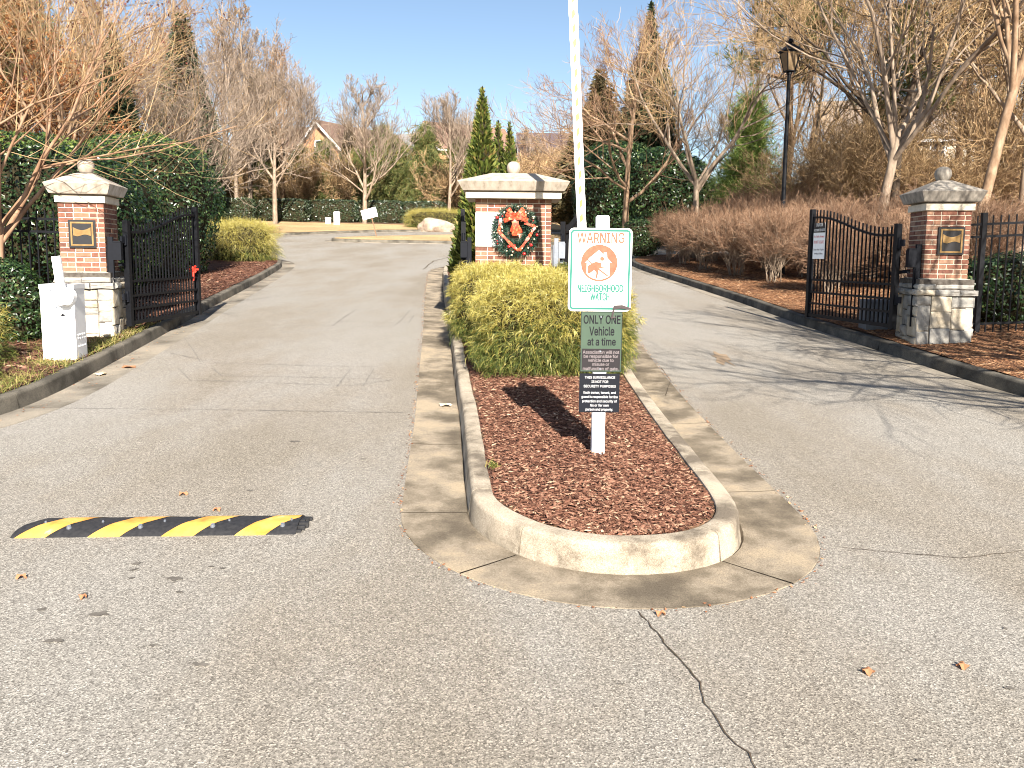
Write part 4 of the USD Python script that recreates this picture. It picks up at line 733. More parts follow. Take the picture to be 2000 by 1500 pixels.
pine('pine_tree', 'bright green young pine left of the black lamp post', (9.1, 30.5, zg(9.1, 30.5)), 5.9, 1.9, .06, 3000, 81, NEED, .28, nw=.02)
PINE_LO = pine('pine_tree', 'young green pine in the thicket behind the far hedge', (-16.2, 66.5, zg(-16.2, 66.5)), 5.6, 2.6, .05, 1000, 82, NEEDB, .5, 'young pines behind the far hedge', nw=.05)
for x, y, s in ((-21.5, 66, .8), (-18.9, 69, .95), (-13.2, 68, .9), (-10.4, 69, 1.05), (-7.4, 70, .95), (-5.0, 70.5, 1.1), (-12, 73, 1.3), (-8.6, 75, 1.35), (-24.5, 64, 1.0), (-26.5, 61, 1.1), (-3.0, 72, .95), (-14.8, 74, .95), (-20.2, 63.5, .7), (-15.2, 63, .6), (-12.0, 64.0, .65), (-9.0, 64.5, .7), (-6.2, 65, .6), (-17.6, 64.5, .7)):
    dup(PINE_LO, 'young green pine in the thicket behind the far hedge', (x, y, zg(x, y) - .1), (x * 77) % 360, (s, s, s))
PINE_HI = pine('pine_tree', 'tall olive pine in the woods on the right', (11.8, 34, zg(11.8, 34)), 15.5, 3.0, .45, 1100, 83, NEEDB, .4, 'tall pines in the right woods', nw=.035)
for x, y, s in ((21, 37, 1.05), (14.5, 29, .6), (26, 44, 1.1)): dup(PINE_HI, 'tall olive pine in the woods on the right', (x, y, zg(x, y) - .1), (x * 53) % 360, (s, s, s))
for x, y, s, lab in ((-26, 40, 1.0, 'tall pine in the brown woods at the upper left'), (-22.5, 33, .85, 'tall pine in the brown woods at the upper left'), (-31, 50, 1.1, 'tall pine in the brown woods at the upper left')): dup(PINE_HI, lab, (x, y, zg(x, y) - .1), (x * 53) % 360, (s, s, s), 'tall pines in the left woods')

# ------------------------------------------------------------------ bare trees
def grow(rng, H, r0, fork, nl, kids=(6, 6, 5), spread=35, up=.35, wob=.12, leader=False, rmin=.004, Lk=.5, stems=1, lean=(0, 0), fan=None, basew=.12):
    """limb and twig polylines of a leafless tree"""
    limbs, twigs, ends = [], [], []
    def path(p, d, L, r, n, wb, u, r1=.35):
        P = [p]; d = d / np.linalg.norm(d)
        for _ in range(n):
            d = d + rng.normal(0, wb, 3) + np.array([0, 0, u / n]); d /= np.linalg.norm(d); P.append(P[-1] + d * L / n)
        return np.array(P), np.linspace(r, max(r * r1, rmin * .6), n + 1)
    def kid(P, R, t, a):
        x = t * (len(P) - 1); i = min(int(x), len(P) - 2); q = P[i] + (P[i + 1] - P[i]) * (x - i); d = P[i + 1] - P[i]; d /= np.linalg.norm(d)
        w = rng.normal(size=3); w -= d * (w @ d); w /= np.linalg.norm(w); return q, d * math.cos(a) + w * math.sin(a), R[i]
    def rec(P, R, L, lev):
        if lev >= len(kids): ends.append(P[-1]); return
        n = kids[lev]
        for j in range(n):
            t = 1 - (1 - .18) * ((j + rng.random() * .9) / n); q, d, r = kid(P, R, min(t, .97), math.radians(rng.uniform(22, 58)))
            l = L * rng.uniform(.38, .7) * (1.2 - .55 * t); l = max(l, L * .18); last = lev >= len(kids) - 2
            rr = max(r * rng.uniform(.42, .62), rmin); p2, r2 = path(q, d, l, rr, 3 if last else 4, wob * 1.3, up * .8, .4)
            (twigs if last else limbs).append((p2, r2)); rec(p2, r2, l, lev + 1)
    for s in range(stems):
        b = np.array([0, 0, -.15]) + (0 if stems == 1 else np.r_[rng.normal(0, basew, 2), 0]); a = rng.uniform(0, 2 * PI); sp = 0 if stems == 1 else math.radians(rng.uniform(6, 26))
        d0 = np.array([math.cos(a) * math.sin(sp) + lean[0], math.sin(a) * math.sin(sp) + lean[1], 1.0])
        hh = H * (.95 if leader else fork + .06); P, R = path(b, d0, hh, r0 * (1 if stems == 1 else rng.uniform(.6, 1)), 9, wob * .25, .1, .12 if leader else .72)
        limbs.append((P, R))
        for j in range(nl):
            t = fork + (1 - fork) * (j + rng.random()) / nl * .93 if leader else rng.uniform(.82, 1.0)
            ang = math.radians(rng.uniform(.6, 1.25) * spread); q, d, r = kid(P, R, min(t, .99), ang)
            if not leader:
                az = 2 * PI * (j + rng.uniform(-.3, .3)) / nl; d = np.array([math.cos(az) * math.sin(ang), math.sin(az) * math.sin(ang), math.cos(ang)])
            L = (H * (1 - fork) * rng.uniform(.75, 1.05)) if not leader else H * Lk * (1.15 - t) * rng.uniform(.7, 1.2)
            rr = r * (rng.uniform(.42, .7) if leader else rng.uniform(.45, .72)); P2, R2 = path(q, d, L, rr, 6, wob, up, .15); limbs.append((P2, R2)); rec(P2, R2, L, 0)
        if leader: rec(P[5:], R[5:], H * .3, 0)
    return limbs, twigs, np.array(ends)
BK_GREY = mat('pale_grey_bark', [(0, (.13, .095, .07)), (.5, (.25, .19, .14)), (1, (.37, .295, .225))], 9, .9, .15, .3, 60, dist=.01, stretch=(1, 1, .35))
BK_TAN = mat('tan_bark', [(0, (.13, .08, .048)), (.5, (.25, .165, .105)), (1, (.36, .26, .18))], 9, .9, .15, .3, 60, dist=.01, stretch=(1, 1, .35))
BK_RED = mat('cinnamon_bark', [(0, (.14, .075, .042)), (.5, (.26, .155, .095)), (1, (.37, .245, .165))], 6, .75, .2, .2, 60, dist=.006, stretch=(1, 1, .3))
TW_GREY = mat('grey_twig', [(0, (.12, .09, .068)), (1, (.32, .25, .195))], isl=True, rough=.85, spec=.15)
TW_BRN = mat('brown_twig', [(0, (.15, .09, .044)), (.6, (.31, .205, .105)), (1, (.49, .355, .205))], isl=True, rough=.85, spec=.15)
TW_RED = mat('reddish_twig', [(0, (.105, .056, .034)), (.6, (.20, .118, .074)), (1, (.33, .215, .14))], isl=True, rough=.85, spec=.15)
LF_RUST = mat('rust_leaf', [(0, (.16, .055, .022)), (.5, (.34, .125, .045)), (.85, (.46, .23, .08)), (1, (.22, .08, .05))], isl=True, rough=.7, transl=.25)
LF_TAN = mat('tan_leaf', [(0, (.20, .11, .05)), (.5, (.38, .23, .11)), (1, (.50, .35, .18))], isl=True, rough=.7, transl=.25)
LF_PUR = mat('purple_brown_leaf', [(0, (.07, .022, .02)), (1, (.20, .07, .05))], isl=True, rough=.7, transl=.2)
def tree(name, label, c, seed, bark, twig, leaf=None, nleaf=0, lsize=.08, sides=7, tside=3, cat='tree', group=None, rz=0, sc=(1, 1, 1), post=None, rscale=1.0, **kw):
    rng = np.random.default_rng(seed); S = thing(name, label, cat, c, rz, sc, group); limbs, twigs, ends = grow(rng, **kw)
    if post: limbs, twigs = post(limbs, twigs)
    mesh('trunk', tubes([p for p, _ in limbs], [r for _, r in limbs], sides), bark, S, smooth=True)
    if twigs: mesh('twigs', tubes([p for p, _ in twigs], [r * rscale for _, r in twigs], tside), twig, S)
    if leaf is not None and nleaf:
        k = rng.integers(0, len(twigs), nleaf); t = rng.random(nleaf); tp = [twigs[i][0] for i in k]; q = np.array([a[min(int(x * (len(a) - 1)) + 1, len(a) - 1)] for a, x in zip(tp, t)]) + rng.normal(0, lsize * .5, (nleaf, 3))
        mesh('leaves', leaves(q, rdir(rng, nleaf), rdir(rng, nleaf), rng.uniform(.6, 1.3, nleaf) * lsize, rng.uniform(.4, .7, nleaf) * lsize, .2), leaf, S)
    return S
# the near trees, each grown on its own
tree('crape_myrtle', 'smooth barked tan tree at the left edge behind the white cabinet', (-7.45, 11.05, .52), 101, BK_RED, TW_BRN, None, H=5.6, r0=.088, fork=.24, nl=7, kids=(7, 6, 5), spread=36, up=.55, wob=.10, rmin=.0032, lean=(.10, 0), rscale=.9)
tree('bare_tree', 'big bare many limbed tree behind the right gate', (9.4, 20.2, zg(9.4, 20.2)), 102, BK_GREY, TW_BRN, LF_TAN, 500, .06, H=11.5, r0=.145, fork=.27, nl=9, kids=(7, 7, 6), spread=36, up=.45, wob=.13, rmin=.005)
tree('bare_tree', 'bare tree with pale trunk beyond the shrub row left of the young pine', (6.75, 28.6, zg(6.75, 28.6)), 103, BK_GREY, TW_BRN, None, H=9.4, r0=.14, fork=.26, nl=6, kids=(7, 6, 5), spread=40, up=.45, wob=.13, rmin=.007)
tree('bare_tree', 'bare reddish twigged tree just right of the barrier arm', (4.78, 33.2, zg(4.78, 33.2)), 104, BK_TAN, TW_RED, None, H=10.0, r0=.16, fork=.20, nl=15, kids=(7, 6, 4), spread=62, up=.5, wob=.13, leader=True, Lk=.62, rmin=.008)
tree('bare_tree', 'leaning pale trunk rising behind the right pillar', (10.0, 17.0, zg(10, 17)), 105, BK_TAN, TW_BRN, None, H=11.5, r0=.125, fork=.40, nl=5, kids=(6, 7, 5), spread=20, up=.7, wob=.13, rmin=.005, lean=(.14, 0))
tree('bare_tree', 'dark trunked bare tree just right of the big tree', (11.6, 23.8, zg(11.6, 23.8)), 106, BARKD, TW_BRN, None, H=12.5, r0=.15, fork=.30, nl=6, kids=(6, 6, 5), spread=36, up=.5, wob=.13, rmin=.006)
tree('bare_tree', 'straight stemmed bare tree at the right edge of the picture', (14.6, 21.4, zg(14.6, 21.4)), 107, BK_TAN, TW_BRN, None, H=13.0, r0=.15, fork=.30, nl=14, kids=(6, 6, 4), spread=46, up=.5, wob=.11, rmin=.006, leader=True)
# trees outside the frame on the right whose branch shadows lie on the lane
tree('bare_tree', 'bare verge tree out of frame on the right that shades the right lane', (8.35, 3.9, zg(8.35, 3.9)), 118, BK_GREY, TW_GREY, None, rz=180, H=7.5, r0=.14, fork=.28, nl=8, kids=(7, 6, 5), spread=58, up=.25, wob=.12, rmin=.0055)
tree('bare_tree', 'second bare verge tree out of frame on the right near the fence', (8.4, 6.2, zg(8.4, 6.2)), 119, BK_GREY, TW_GREY, None, rz=210, H=6, r0=.14, fork=.28, nl=8, kids=(7, 6, 5), spread=45, up=.25, wob=.12, rmin=.0055)
# street trees across the street and the pale vase shaped one on the left
tree('street_tree', 'pale barked street tree before the far dark hedge on the left', (-16.9, 55.2, zg(-16.9, 55.2)), 111, BK_GREY, TW_GREY, LF_TAN, 300, .10, H=10.4, r0=.19, fork=.22, nl=20, kids=(7, 6, 4), spread=48, up=.75, wob=.10, leader=True, Lk=.62, rmin=.013, sides=6)
tree('street_tree', 'pale barked street tree beside the leaning white sign', (-11.2, 58.6, zg(-11.2, 58.6)), 112, BK_GREY, TW_GREY, LF_TAN, 200, .10, H=10.4, r0=.20, fork=.17, nl=20, kids=(7, 6, 4), spread=52, up=.7, wob=.10, leader=True, Lk=.62, rmin=.013, sides=6)
tree('street_tree', 'bare grey tree behind the far yellow shrub', (-5.0, 60.5, zg(-5, 60.5)), 113, BK_GREY, TW_GREY, None, H=9.8, r0=.17, fork=.2, nl=18, kids=(7, 6, 4), spread=48, up=.7, wob=.10, leader=True, Lk=.6, rmin=.013, sides=6)
tree('bare_tree', 'pale vase shaped bare tree rising behind the left holly', (-16.6, 39.8, zg(-16.6, 39.8)), 114, BK_GREY, TW_GREY, None, H=8.6, r0=.20, fork=.14, nl=12, kids=(7, 7, 5), spread=42, up=.45, wob=.11, rmin=.010, sides=6)
tree('bare_tree', 'small grey bare tree in the far haze of twigs left of the right house', (1.6, 70, zg(1.6, 70)), 115, BK_GREY, TW_GREY, None, H=7.0, r0=.13, fork=.2, nl=12, kids=(7, 6, 4), spread=50, up=.6, wob=.12, leader=True, rmin=.016, sides=5)
# bare shrub row on the right
def shrub_proto(label, c, seed, H, n, rz=0, sc=(1, 1, 1)):
    return tree('bare_shrub', label, c, seed, BK_GREY, TW_RED, None, sides=4, cat='shrub', group='bare shrubs along the right lane', rz=rz, sc=sc, H=H, r0=.016, fork=.26, nl=5, kids=(5, 5, 3), spread=24, up=.28, wob=.12, rmin=.0036, stems=n, basew=.10)
SHL = 'bare shrub third along the front row on the right lane'
sp1 = shrub_proto('bare vase shaped shrub with pale stems nearest the right gate', (6.85, 20.3, zg(6.85, 20.3)), 121, 1.75, 22); sp2 = shrub_proto('bare shrub second from the right gate in the front row', (6.5, 22.4, zg(6.5, 22.4)), 122, 1.7, 20); sp3 = shrub_proto(SHL, (6.1, 24.4, zg(6.1, 24.4)), 123, 1.65, 20)
for i, (x, y, s) in enumerate(((5.85, 26.4, .93), (5.75, 28.3, .9), (8.3, 19.5, .98), (8.05, 21.3, 1.05), (7.75, 23.3, 1.05), (7.45, 25.2, 1.04), (7.1, 27.1, 1.02), (6.8, 29.0, 1.0), (9.8, 19.2, 1.05), (9.5, 21.2, 1.12), (9.2, 23.5, 1.15), (8.8, 25.8, 1.15), (11.2, 18.6, 1.0), (11.0, 20.6, 1.1), (12.6, 18.0, 1.05), (7.3, 17.6, .9), (8.9, 17.4, .95), (10.4, 16.8, .95), (12.0, 16.2, 1.0), (13.6, 15.6, 1.0), (8.3, 27.9, 1.15), (8.6, 30, 1.2))):
    lab = ('bare shrub fourth along the front row on the right lane', 'bare shrub fifth along the front row on the right lane')[i] if i < 2 else 'bare shrub seen through the bars of the right gate or fence' if i in (12, 14, 15, 16, 17, 18, 19) else 'bare brown twiggy shrub in the rows behind the front shrubs'
    dup((sp1, sp2, sp3)[i % 3], lab, (x, y, zg(x, y)), (i * 83) % 360, (s, s, s * (.95 + .1 * (i % 3))), None if i < 2 else 'bare shrubs behind the right gate' if 'bars' in lab else 'bare shrubs behind the front row')
# thicket saplings and woods behind
th1 = tree('sapling', 'bare tan sapling in the thicket behind the right shrub row', (12.5, 27, zg(12.5, 27)), 131, BK_TAN, TW_BRN, LF_TAN, 500, .07, sides=4, group='saplings in the right thicket', H=4.6, r0=.03, fork=.3, nl=5, kids=(6, 5, 4), spread=28, up=.5, wob=.14, rmin=.007, stems=7, basew=.5)
th2 = tree('sapling', 'bare tan sapling in the thicket behind the right shrub row', (15.5, 24, zg(15.5, 24)), 132, BK_TAN, TW_BRN, LF_TAN, 500, .07, sides=4, group='saplings in the right thicket', H=5.2, r0=.03, fork=.3, nl=5, kids=(6, 5, 4), spread=30, up=.4, wob=.15, rmin=.007, stems=7, basew=.6)
r = np.random.default_rng(140)
def spots(n, x0, x1, y0, y1, mind, slope=None):
    out = []
    while len(out) < n:
        y = r.uniform(y0, y1); x = r.uniform(*(slope(y) if slope else (x0, x1)))
        if all((x - a) ** 2 + (y - b) ** 2 > mind ** 2 for a, b in out): out.append((x, y))
    return out
for i, (x, y) in enumerate(spots(26, 0, 0, 23.5, 42, 1.6, lambda y: (.33 * y + 1.2, .74 * y + 2))): dup((th1, th2)[i % 2], 'bare tan sapling in the thicket behind the right shrub row', (x, y, zg(x, y) - .05), (i * 71) % 360, (.95,) * 2 + (r.uniform(.55, .85),))
w1 = tree('woodland_tree', 'bare brown woodland tree behind the right thicket', (15, 33, zg(15, 33)), 133, BK_TAN, TW_BRN, None, sides=5, group='bare trees of the right woods', H=13, r0=.15, fork=.35, nl=7, kids=(6, 6, 5), spread=33, up=.5, wob=.13, rmin=.010)
w2 = tree('woodland_tree', 'bare brown woodland tree behind the right thicket', (19, 30, zg(19, 30)), 134, BK_GREY, TW_BRN, LF_TAN, 1200, .09, sides=5, group='bare trees of the right woods', H=12, r0=.16, fork=.3, nl=13, kids=(6, 6, 4), spread=48, up=.5, wob=.13, rmin=.010, leader=True)
for i, (x, y) in enumerate(spots(9, 0, 0, 33, 72, 3.2, lambda y: (.33 * y + 1, .72 * y + 5)) + [(13.2, 26.5), (17.2, 28.5), (20.5, 33), (16.0, 35), (23.5, 36), (11.2, 32), (14.8, 22.6), (18.4, 24.5)]): dup((w1, w2)[i % 2], 'bare brown woodland tree behind the right thicket', (x, y, zg(x, y) - .1), (i * 97) % 360, (r.uniform(.8, 1.0),) * 2 + (r.uniform(.85, 1.15),))
# left woods: rusty oaks low, tall pale poplars above
o1 = tree('oak_tree', 'rust leaved oak in the brown woods at the upper left', (-19.5, 27, zg(-19.5, 27)), 141, BK_TAN, TW_BRN, LF_RUST, 6500, .12, sides=5, group='rusty oaks of the left woods', H=9, r0=.14, fork=.22, nl=12, kids=(6, 6, 4), spread=55, up=.4, wob=.13, rmin=.009, leader=True)
o2 = tree('oak_tree', 'purple brown leaved tree in the woods at the upper left', (-14.8, 26, zg(-14.8, 26)), 142, BK_TAN, TW_BRN, LF_PUR, 1600, .13, sides=5, group='purple leaved trees of the left woods', H=11, r0=.15, fork=.28, nl=7, kids=(6, 6, 4), spread=34, up=.5, wob=.13, rmin=.009)
for i, (x, y) in enumerate(spots(13, 0, 0, 24, 46, 2.8, lambda y: (-.80 * y - 3, -.47 * y - 2.2))): dup((o1, o1, o2)[i % 3], 'rust leaved oak in the brown woods at the upper left' if i % 3 < 2 else 'purple brown leaved tree in the woods at the upper left', (x, y, zg(x, y) - .1), (i * 67) % 360, (r.uniform(.85, 1.15),) * 2 + (r.uniform(.75, 1.1),))
q1 = tree('poplar_tree', 'tall slender bare poplar in the woods on the left', (-21, 62, zg(-21, 62)), 143, BK_GREY, TW_GREY, LF_TAN, 1000, .12, sides=5, group='tall bare poplars of the left woods', H=17.5, r0=.20, fork=.25, nl=24, kids=(5, 5, 4), spread=42, up=1.0, wob=.10, leader=True, Lk=.30, rmin=.013)
for i, (x, y, s) in enumerate(((3.6, 47, .62), (7.4, 49, .7), (9.6, 44, .66), (12.2, 43, .62), (14.0, 50, .72), (5.4, 52, .7))): dup((w1, w2)[i % 2], 'brown bare tree tangled with the dark conifers right of the arm', (x, y, zg(x, y) - .1), (i * 77) % 360, (s * 1.1, s * 1.1, s), 'bare trees among the conifers right of the arm')
q2 = tree('poplar_tree', 'tall slender bare poplar in the woods on the left', (-25.5, 60, zg(-25.5, 60)), 144, BK_TAN, TW_GREY, LF_RUST, 900, .12, sides=5, group='tall bare poplars of the left woods', H=16.5, r0=.20, fork=.3, nl=22, kids=(5, 5, 4), spread=46, up=.9, wob=.11, leader=True, Lk=.34, rmin=.013)
for i, (x, y, s) in enumerate(((-23.2, 66, 1.05), (-18.6, 63, .86), (-28.5, 65, 1.08), (-31, 58, 1.0), (-27.5, 52, .9), (-34, 64, 1.1), (-30, 47, .86), (-36, 56, 1.0), (-24, 75, 1.0), (-21.0, 72, .92), (-40, 62, 1.1), (-33, 72, 1.1), (-20.5, 57.5, .8), (-38, 48, .95), (-27, 43, .8), (-25.8, 70, 1.05))): dup((q1, q2)[i % 2], 'tall slender bare poplar in the woods on the left', (x, y, zg(x, y) - .1), (i * 59) % 360, (s * 1.1, s * 1.1, s))
# mixed undergrowth behind the far hedge and around the houses
u1 = tree('sapling', 'brown twiggy sapling behind the far hedge', (-15.0, 64, zg(-15, 64)), 151, BK_TAN, TW_BRN, LF_TAN, 1400, .12, sides=4, group='brown saplings behind the far hedge', H=4.0, r0=.05, fork=.2, nl=8, kids=(6, 5, 4), spread=48, up=.4, wob=.14, rmin=.014, stems=4, basew=.6)
for i, (x, y) in enumerate([q for q in spots(26, 0, 0, 63, 84, 2.0, lambda y: (-.34 * y - 6, -.05 * y + .5)) if not -.29 < q[0] / q[1] < -.215 or q[1] < 68]): dup(u1, 'brown twiggy sapling behind the far hedge', (x, y, zg(x, y) - .1), (i * 61) % 360, (1.1, 1.1, r.uniform(.75, 1.2)))
for i, (x, y) in enumerate(spots(16, 0, 0, 62, 78, 2.0, lambda y: (-.01 * y, .15 * y))): dup(u1, 'purplish bare tree in the thicket below the right house', (x, y, zg(x, y) - .1), (i * 61) % 360, (1.1, 1.1, r.uniform(.7, 1.1)), 'bare trees below the right house')

# ------------------------------------------------------------------ lamp posts
LGLASS = mat('frosted_lamp_glass', [(0, (.26, .18, .10)), (1, (.36, .26, .16))], 8, .3, .5, transl=.4)
def lamp(label, x, y, ztop, sc=1.0):
    z = zg(x, y); h = ztop - z; L = thing('lamp_post', label, 'lamp post', (x, y, z), 12); e = h - 1.15 * sc
    mesh('base', MB().cyl((0, 0, 0), (0, 0, .5), .14, .11, 12).cyl((0, 0, .5), (0, 0, .56), .125, .08, 12), IRON, L); mesh('pole', MB().cyl((0, 0, .5), (0, 0, e), .068, .05, 14).cyl((0, 0, e), (0, 0, e + .07), .085, .075, 12), IRON, L)
    w0, w1 = .13 * sc, .23 * sc; za, zb = e + .09, e + .09 + .58 * sc
    fr = MB(); 
    for sx in (-1, 1):
        for sy in (-1, 1): fr.bar((sx * w0, sy * w0, za), (sx * w1, sy * w1, zb), .028)
    for a, b in (((-1, -1), (1, -1)), ((1, -1), (1, 1)), ((1, 1), (-1, 1)), ((-1, 1), (-1, -1))): fr.bar((a[0] * w1, a[1] * w1, zb + .012), (b[0] * w1, b[1] * w1, zb + .012), .034); fr.bar((a[0] * w0, a[1] * w0, za - .012), (b[0] * w0, b[1] * w0, za - .012), .03)
    mesh('lantern_frame', fr, IRON, L)
    for k in range(4):
        c, s = math.cos(k * PI / 2), math.sin(k * PI / 2); q = [(-w0 + .014, -w0, za), (w0 - .014, -w0, za), (w1 - .014, -w1, zb - .006), (-w1 + .014, -w1, zb - .006)]; o = [(a, b + .006, d) for a, b, d in q]
        mesh('pane', (np.array([(a * c - b * s, a * s + b * c, d) for a, b, d in q + o]), np.array([(0, 1, 2, 3), (7, 6, 5, 4), (0, 4, 5, 1), (1, 5, 6, 2), (2, 6, 7, 3), (3, 7, 4, 0)])), LGLASS, L)
    mesh('lantern_roof', MB().frust(zb + .03, zb + .06, w1 + .05, w1 + .05, w1 + .045, w1 + .045).frust(zb + .0601, zb + .06 + .22 * sc, w1 + .045, w1 + .045, .05, .05), IRON, L)
    f = trimesh.creation.icosphere(2, .085 * sc); f.apply_translation((0, 0, zb + .06 + .30 * sc)); mesh('finial', f, IRON, L, smooth=True)
lamp('tall black lamp post with four sided lantern rising from the shrub row', 7.70, 22.2, 7.80, .85); lamp('black lantern showing just above the left hollies', -10.9, 23.2, 5.15, .75)

# ------------------------------------------------------------------ houses beyond the trees
def shingle(name, c): c = np.array(c); return mat(name, [(0, c * .75), (1, c * 1.2)], 3, .9, .15, .3, 12, stretch=(1, 1, 6), dist=.03)
WIN = flat('dark_window_glass', (.03, .035, .045), .08, .6)
TRIM = flat('white_trim', (.74, .73, .70), .6, .3, 0, .04)
def house(label, loc, rz, w, l, hw, rise, wall, roof, chim=False):
    """w: gable width (y), l: ridge length (x); gable ends at x = +-l/2"""
    Hs_ = thing('house', label, 'house', loc, rz); o = .45
    mesh('wall', MB().box(-l / 2, l / 2, -w / 2, w / 2, -1.5, hw), wall, Hs_)
    for sx in (-1, 1):
        gp = trimesh.creation.extrude_polygon(Polygon([(-w / 2, hw + .004), (w / 2, hw + .004), (0, hw + rise)]), .2, engine='earcut'); v = np.asarray(gp.vertices); x0 = sx * l / 2 - (.2 if sx > 0 else 0); mesh('gable', (np.c_[x0 + v[:, 2], v[:, 0], v[:, 1]], gp.faces), wall, Hs_)
    k = rise / (w / 2)
    for sy in (-1, 1):
        ea = np.array([0, sy * (w / 2 + o), hw - o * k]); rg = np.array([0, 0, hw + rise + .02]); nn = unit(np.array([0, sy * rise, w / 2])); P8 = [p + np.array([x, 0, 0]) + q for p in (ea, rg) for x in (-l / 2 - o, l / 2 + o) for q in (0 * nn, nn * .16)]
        r_ = mesh('roof', (np.array(P8), np.array([(0, 1, 3, 2), (4, 6, 7, 5), (0, 4, 5, 1), (2, 3, 7, 6), (0, 2, 6, 4), (1, 5, 7, 3)])), roof, Hs_)
        mesh('eave_trim', MB().box(-l / 2 - o - .02, l / 2 + o + .02, sy * (w / 2 + o) - .06, sy * (w / 2 + o) + .06, hw - o * k - .22, hw - o * k - .02), TRIM, Hs_)
        for sx in (-1, 1): mesh('gable_trim', MB().bar((sx * (l / 2 + o), sy * (w / 2 + o), hw - o * k - .14), (sx * (l / 2 + o), 0, hw + rise - .12), .06, .28), TRIM, Hs_)
    def win(cx, cy, cz, ax):
        fr = thing('window', None, None, parent=Hs_); d = (lambda a, t, z: (cx + a, cy + t, z)) if ax == 'x' else (lambda a, t, z: (cx + t, cy + a, z)); sg = -1 if (cy if ax == 'x' else cx) < 0 else 1
        def bx(a0, a1, t0, t1, z0, z1):
            p, q = d(a0, t0 * sg, z0), d(a1, t1 * sg, z1); return (min(p[0], q[0]), max(p[0], q[0]), min(p[1], q[1]), max(p[1], q[1]), z0, z1)
        f = MB()
        for a0, a1, z0, z1 in ((-.62, -.5, cz - .85, cz + .85), (.5, .62, cz - .85, cz + .85), (-.5, .5, cz + .74, cz + .85), (-.5, .5, cz - .85, cz - .74), (-.5, .5, cz - .04, cz + .04)): f.box(*bx(a0, a1, .005, .09, z0, z1))
        mesh('frame', f, TRIM, fr); mesh('pane', MB().box(*bx(-.5, .5, .004, .03, cz - .74, cz + .74)), WIN, fr)
    for zc in (1.6, 4.4):
        if zc + 1 < hw:
            for x in np.arange(-l / 2 + 1.8, l / 2 - 1, 3.2): win(x, -w / 2, zc, 'x')
            for y in np.arange(-w / 2 + 1.8, w / 2 - 1, 2.8): win(-l / 2, y, zc, 'y')
    win(-l / 2, 0, hw + rise * .32, 'y')
    if chim: mesh('chimney', MB().box(l * .2, l * .2 + .9, -.5, .5, hw, hw + rise + 1.2).box(l * .2 - .08, l * .2 + .98, -.58, .58, hw + rise + 1.201, hw + rise + 1.35), wall, Hs_)
TANB = mat('tan_brick_wall', [(0, (.44, .225, .115)), (1, (.58, .33, .185))], 6, .9, .15); CREAM = flat('cream_siding', (.62, .56, .46), .8, .2); SIDE = flat('pale_siding', (.60, .58, .54), .8, .2)
house('tan brick gabled house beyond the trees, left of the middle', (-19.7, 99.4, zg(-19.7, 99.4) - .9), 55, 10.8, 13.0, 4.9, 4.5, TANB, shingle('brown_shingles', (.14, .09, .07)))
house('grey roofed house with white gable trim beyond the far trees', (-13.0, 122, zg(-13, 122)), 8, 9, 12, 5.0, 3.2, CREAM, shingle('grey_shingles', (.17, .165, .165)))
house('brown roofed house half hidden behind the tall arborvitae', (-7.0, 112, zg(-7, 112)), 30, 9, 12, 5.4, 3.8, TANB, shingle('red_brown_shingles', (.22, .13, .10)))
house('large brown roofed pale house right of the middle pillar', (4.5, 89, zg(4.5, 89) - .9), 3, 8.0, 7.6, 4.4, 3.1, SIDE, shingle('mauve_brown_shingles', (.095, .072, .078)))
house('brown roofed house at the left edge of the open sky', (-31, 116, zg(-31, 116)), -10, 9, 11, 5.0, 3.8, TANB, shingle('dark_brown_shingles', (.16, .105, .085)))
house('cream house glimpsed through the bare trees above the right pillar', (34, 68, zg(34, 68)), -12, 9, 14, 5.6, 3.6, CREAM, shingle('taupe_shingles', (.20, .16, .13)))

# ------------------------------------------------------------------ litter: bark chips, pine needles, leaves, grass
def chips(name, label, poly, n, zf, lo, hi, m, seed, wr=.28, par=None, lift=.006, tilt=.35, cat='bark chips'):
    rng = np.random.default_rng(seed); x0, y0, x1, y1 = poly.bounds; P = np.zeros((0, 2))
    while len(P) < n:
        q = np.c_[rng.uniform(x0, x1, n), y0 + (y1 - y0) * rng.random(n) ** 1.35]; P = np.vstack([P, q[shapely.contains(poly, shapely.points(q))]])
    P = P[:n]; L = rng.uniform(lo, hi, n); a = rng.uniform(0, 2 * PI, n); ax = unit(np.c_[np.cos(a), np.sin(a), rng.normal(0, tilt * .5, n)]); nr = unit(np.c_[rng.normal(0, tilt, (n, 2)), np.ones(n)]); sd = unit(np.cross(nr, ax)); nr = np.cross(ax, sd)
    c = np.c_[P, zf(P[:, 0], P[:, 1]) + lift + rng.uniform(0, .012, n)]; w = L * wr * rng.uniform(.5, 1.3, n); h = np.minimum(w, .01)
    E = lambda i, j, k: c + ax * (i * L / 2)[:, None] + sd * (j * w / 2)[:, None] + nr * (k * h / 2)[:, None]
    v = np.stack([E(-1, -.5, 0), E(-.4, 1, .6), E(1, .45, .2), E(.5, -1, .5), E(0, 0, 1.2), E(0, 0, -.8)], 1).reshape(-1, 3); b = np.arange(n)[:, None] * 6
    f = np.vstack([b + t for t in ((0, 3, 4), (3, 2, 4), (2, 1, 4), (1, 0, 4), (3, 0, 5), (2, 3, 5), (1, 2, 5), (0, 1, 5))])
    mesh(name, (v, f), m, par or '/World', label=label, cat=cat, kind='stuff')
CH = mat('bark_chip', [(0, (.05, .021, .014)), (.45, (.15, .068, .043)), (.8, (.24, .12, .08)), (.95, (.36, .22, .145)), (1, (.5, .37, .25))], isl=True, rough=.85, spec=.2)
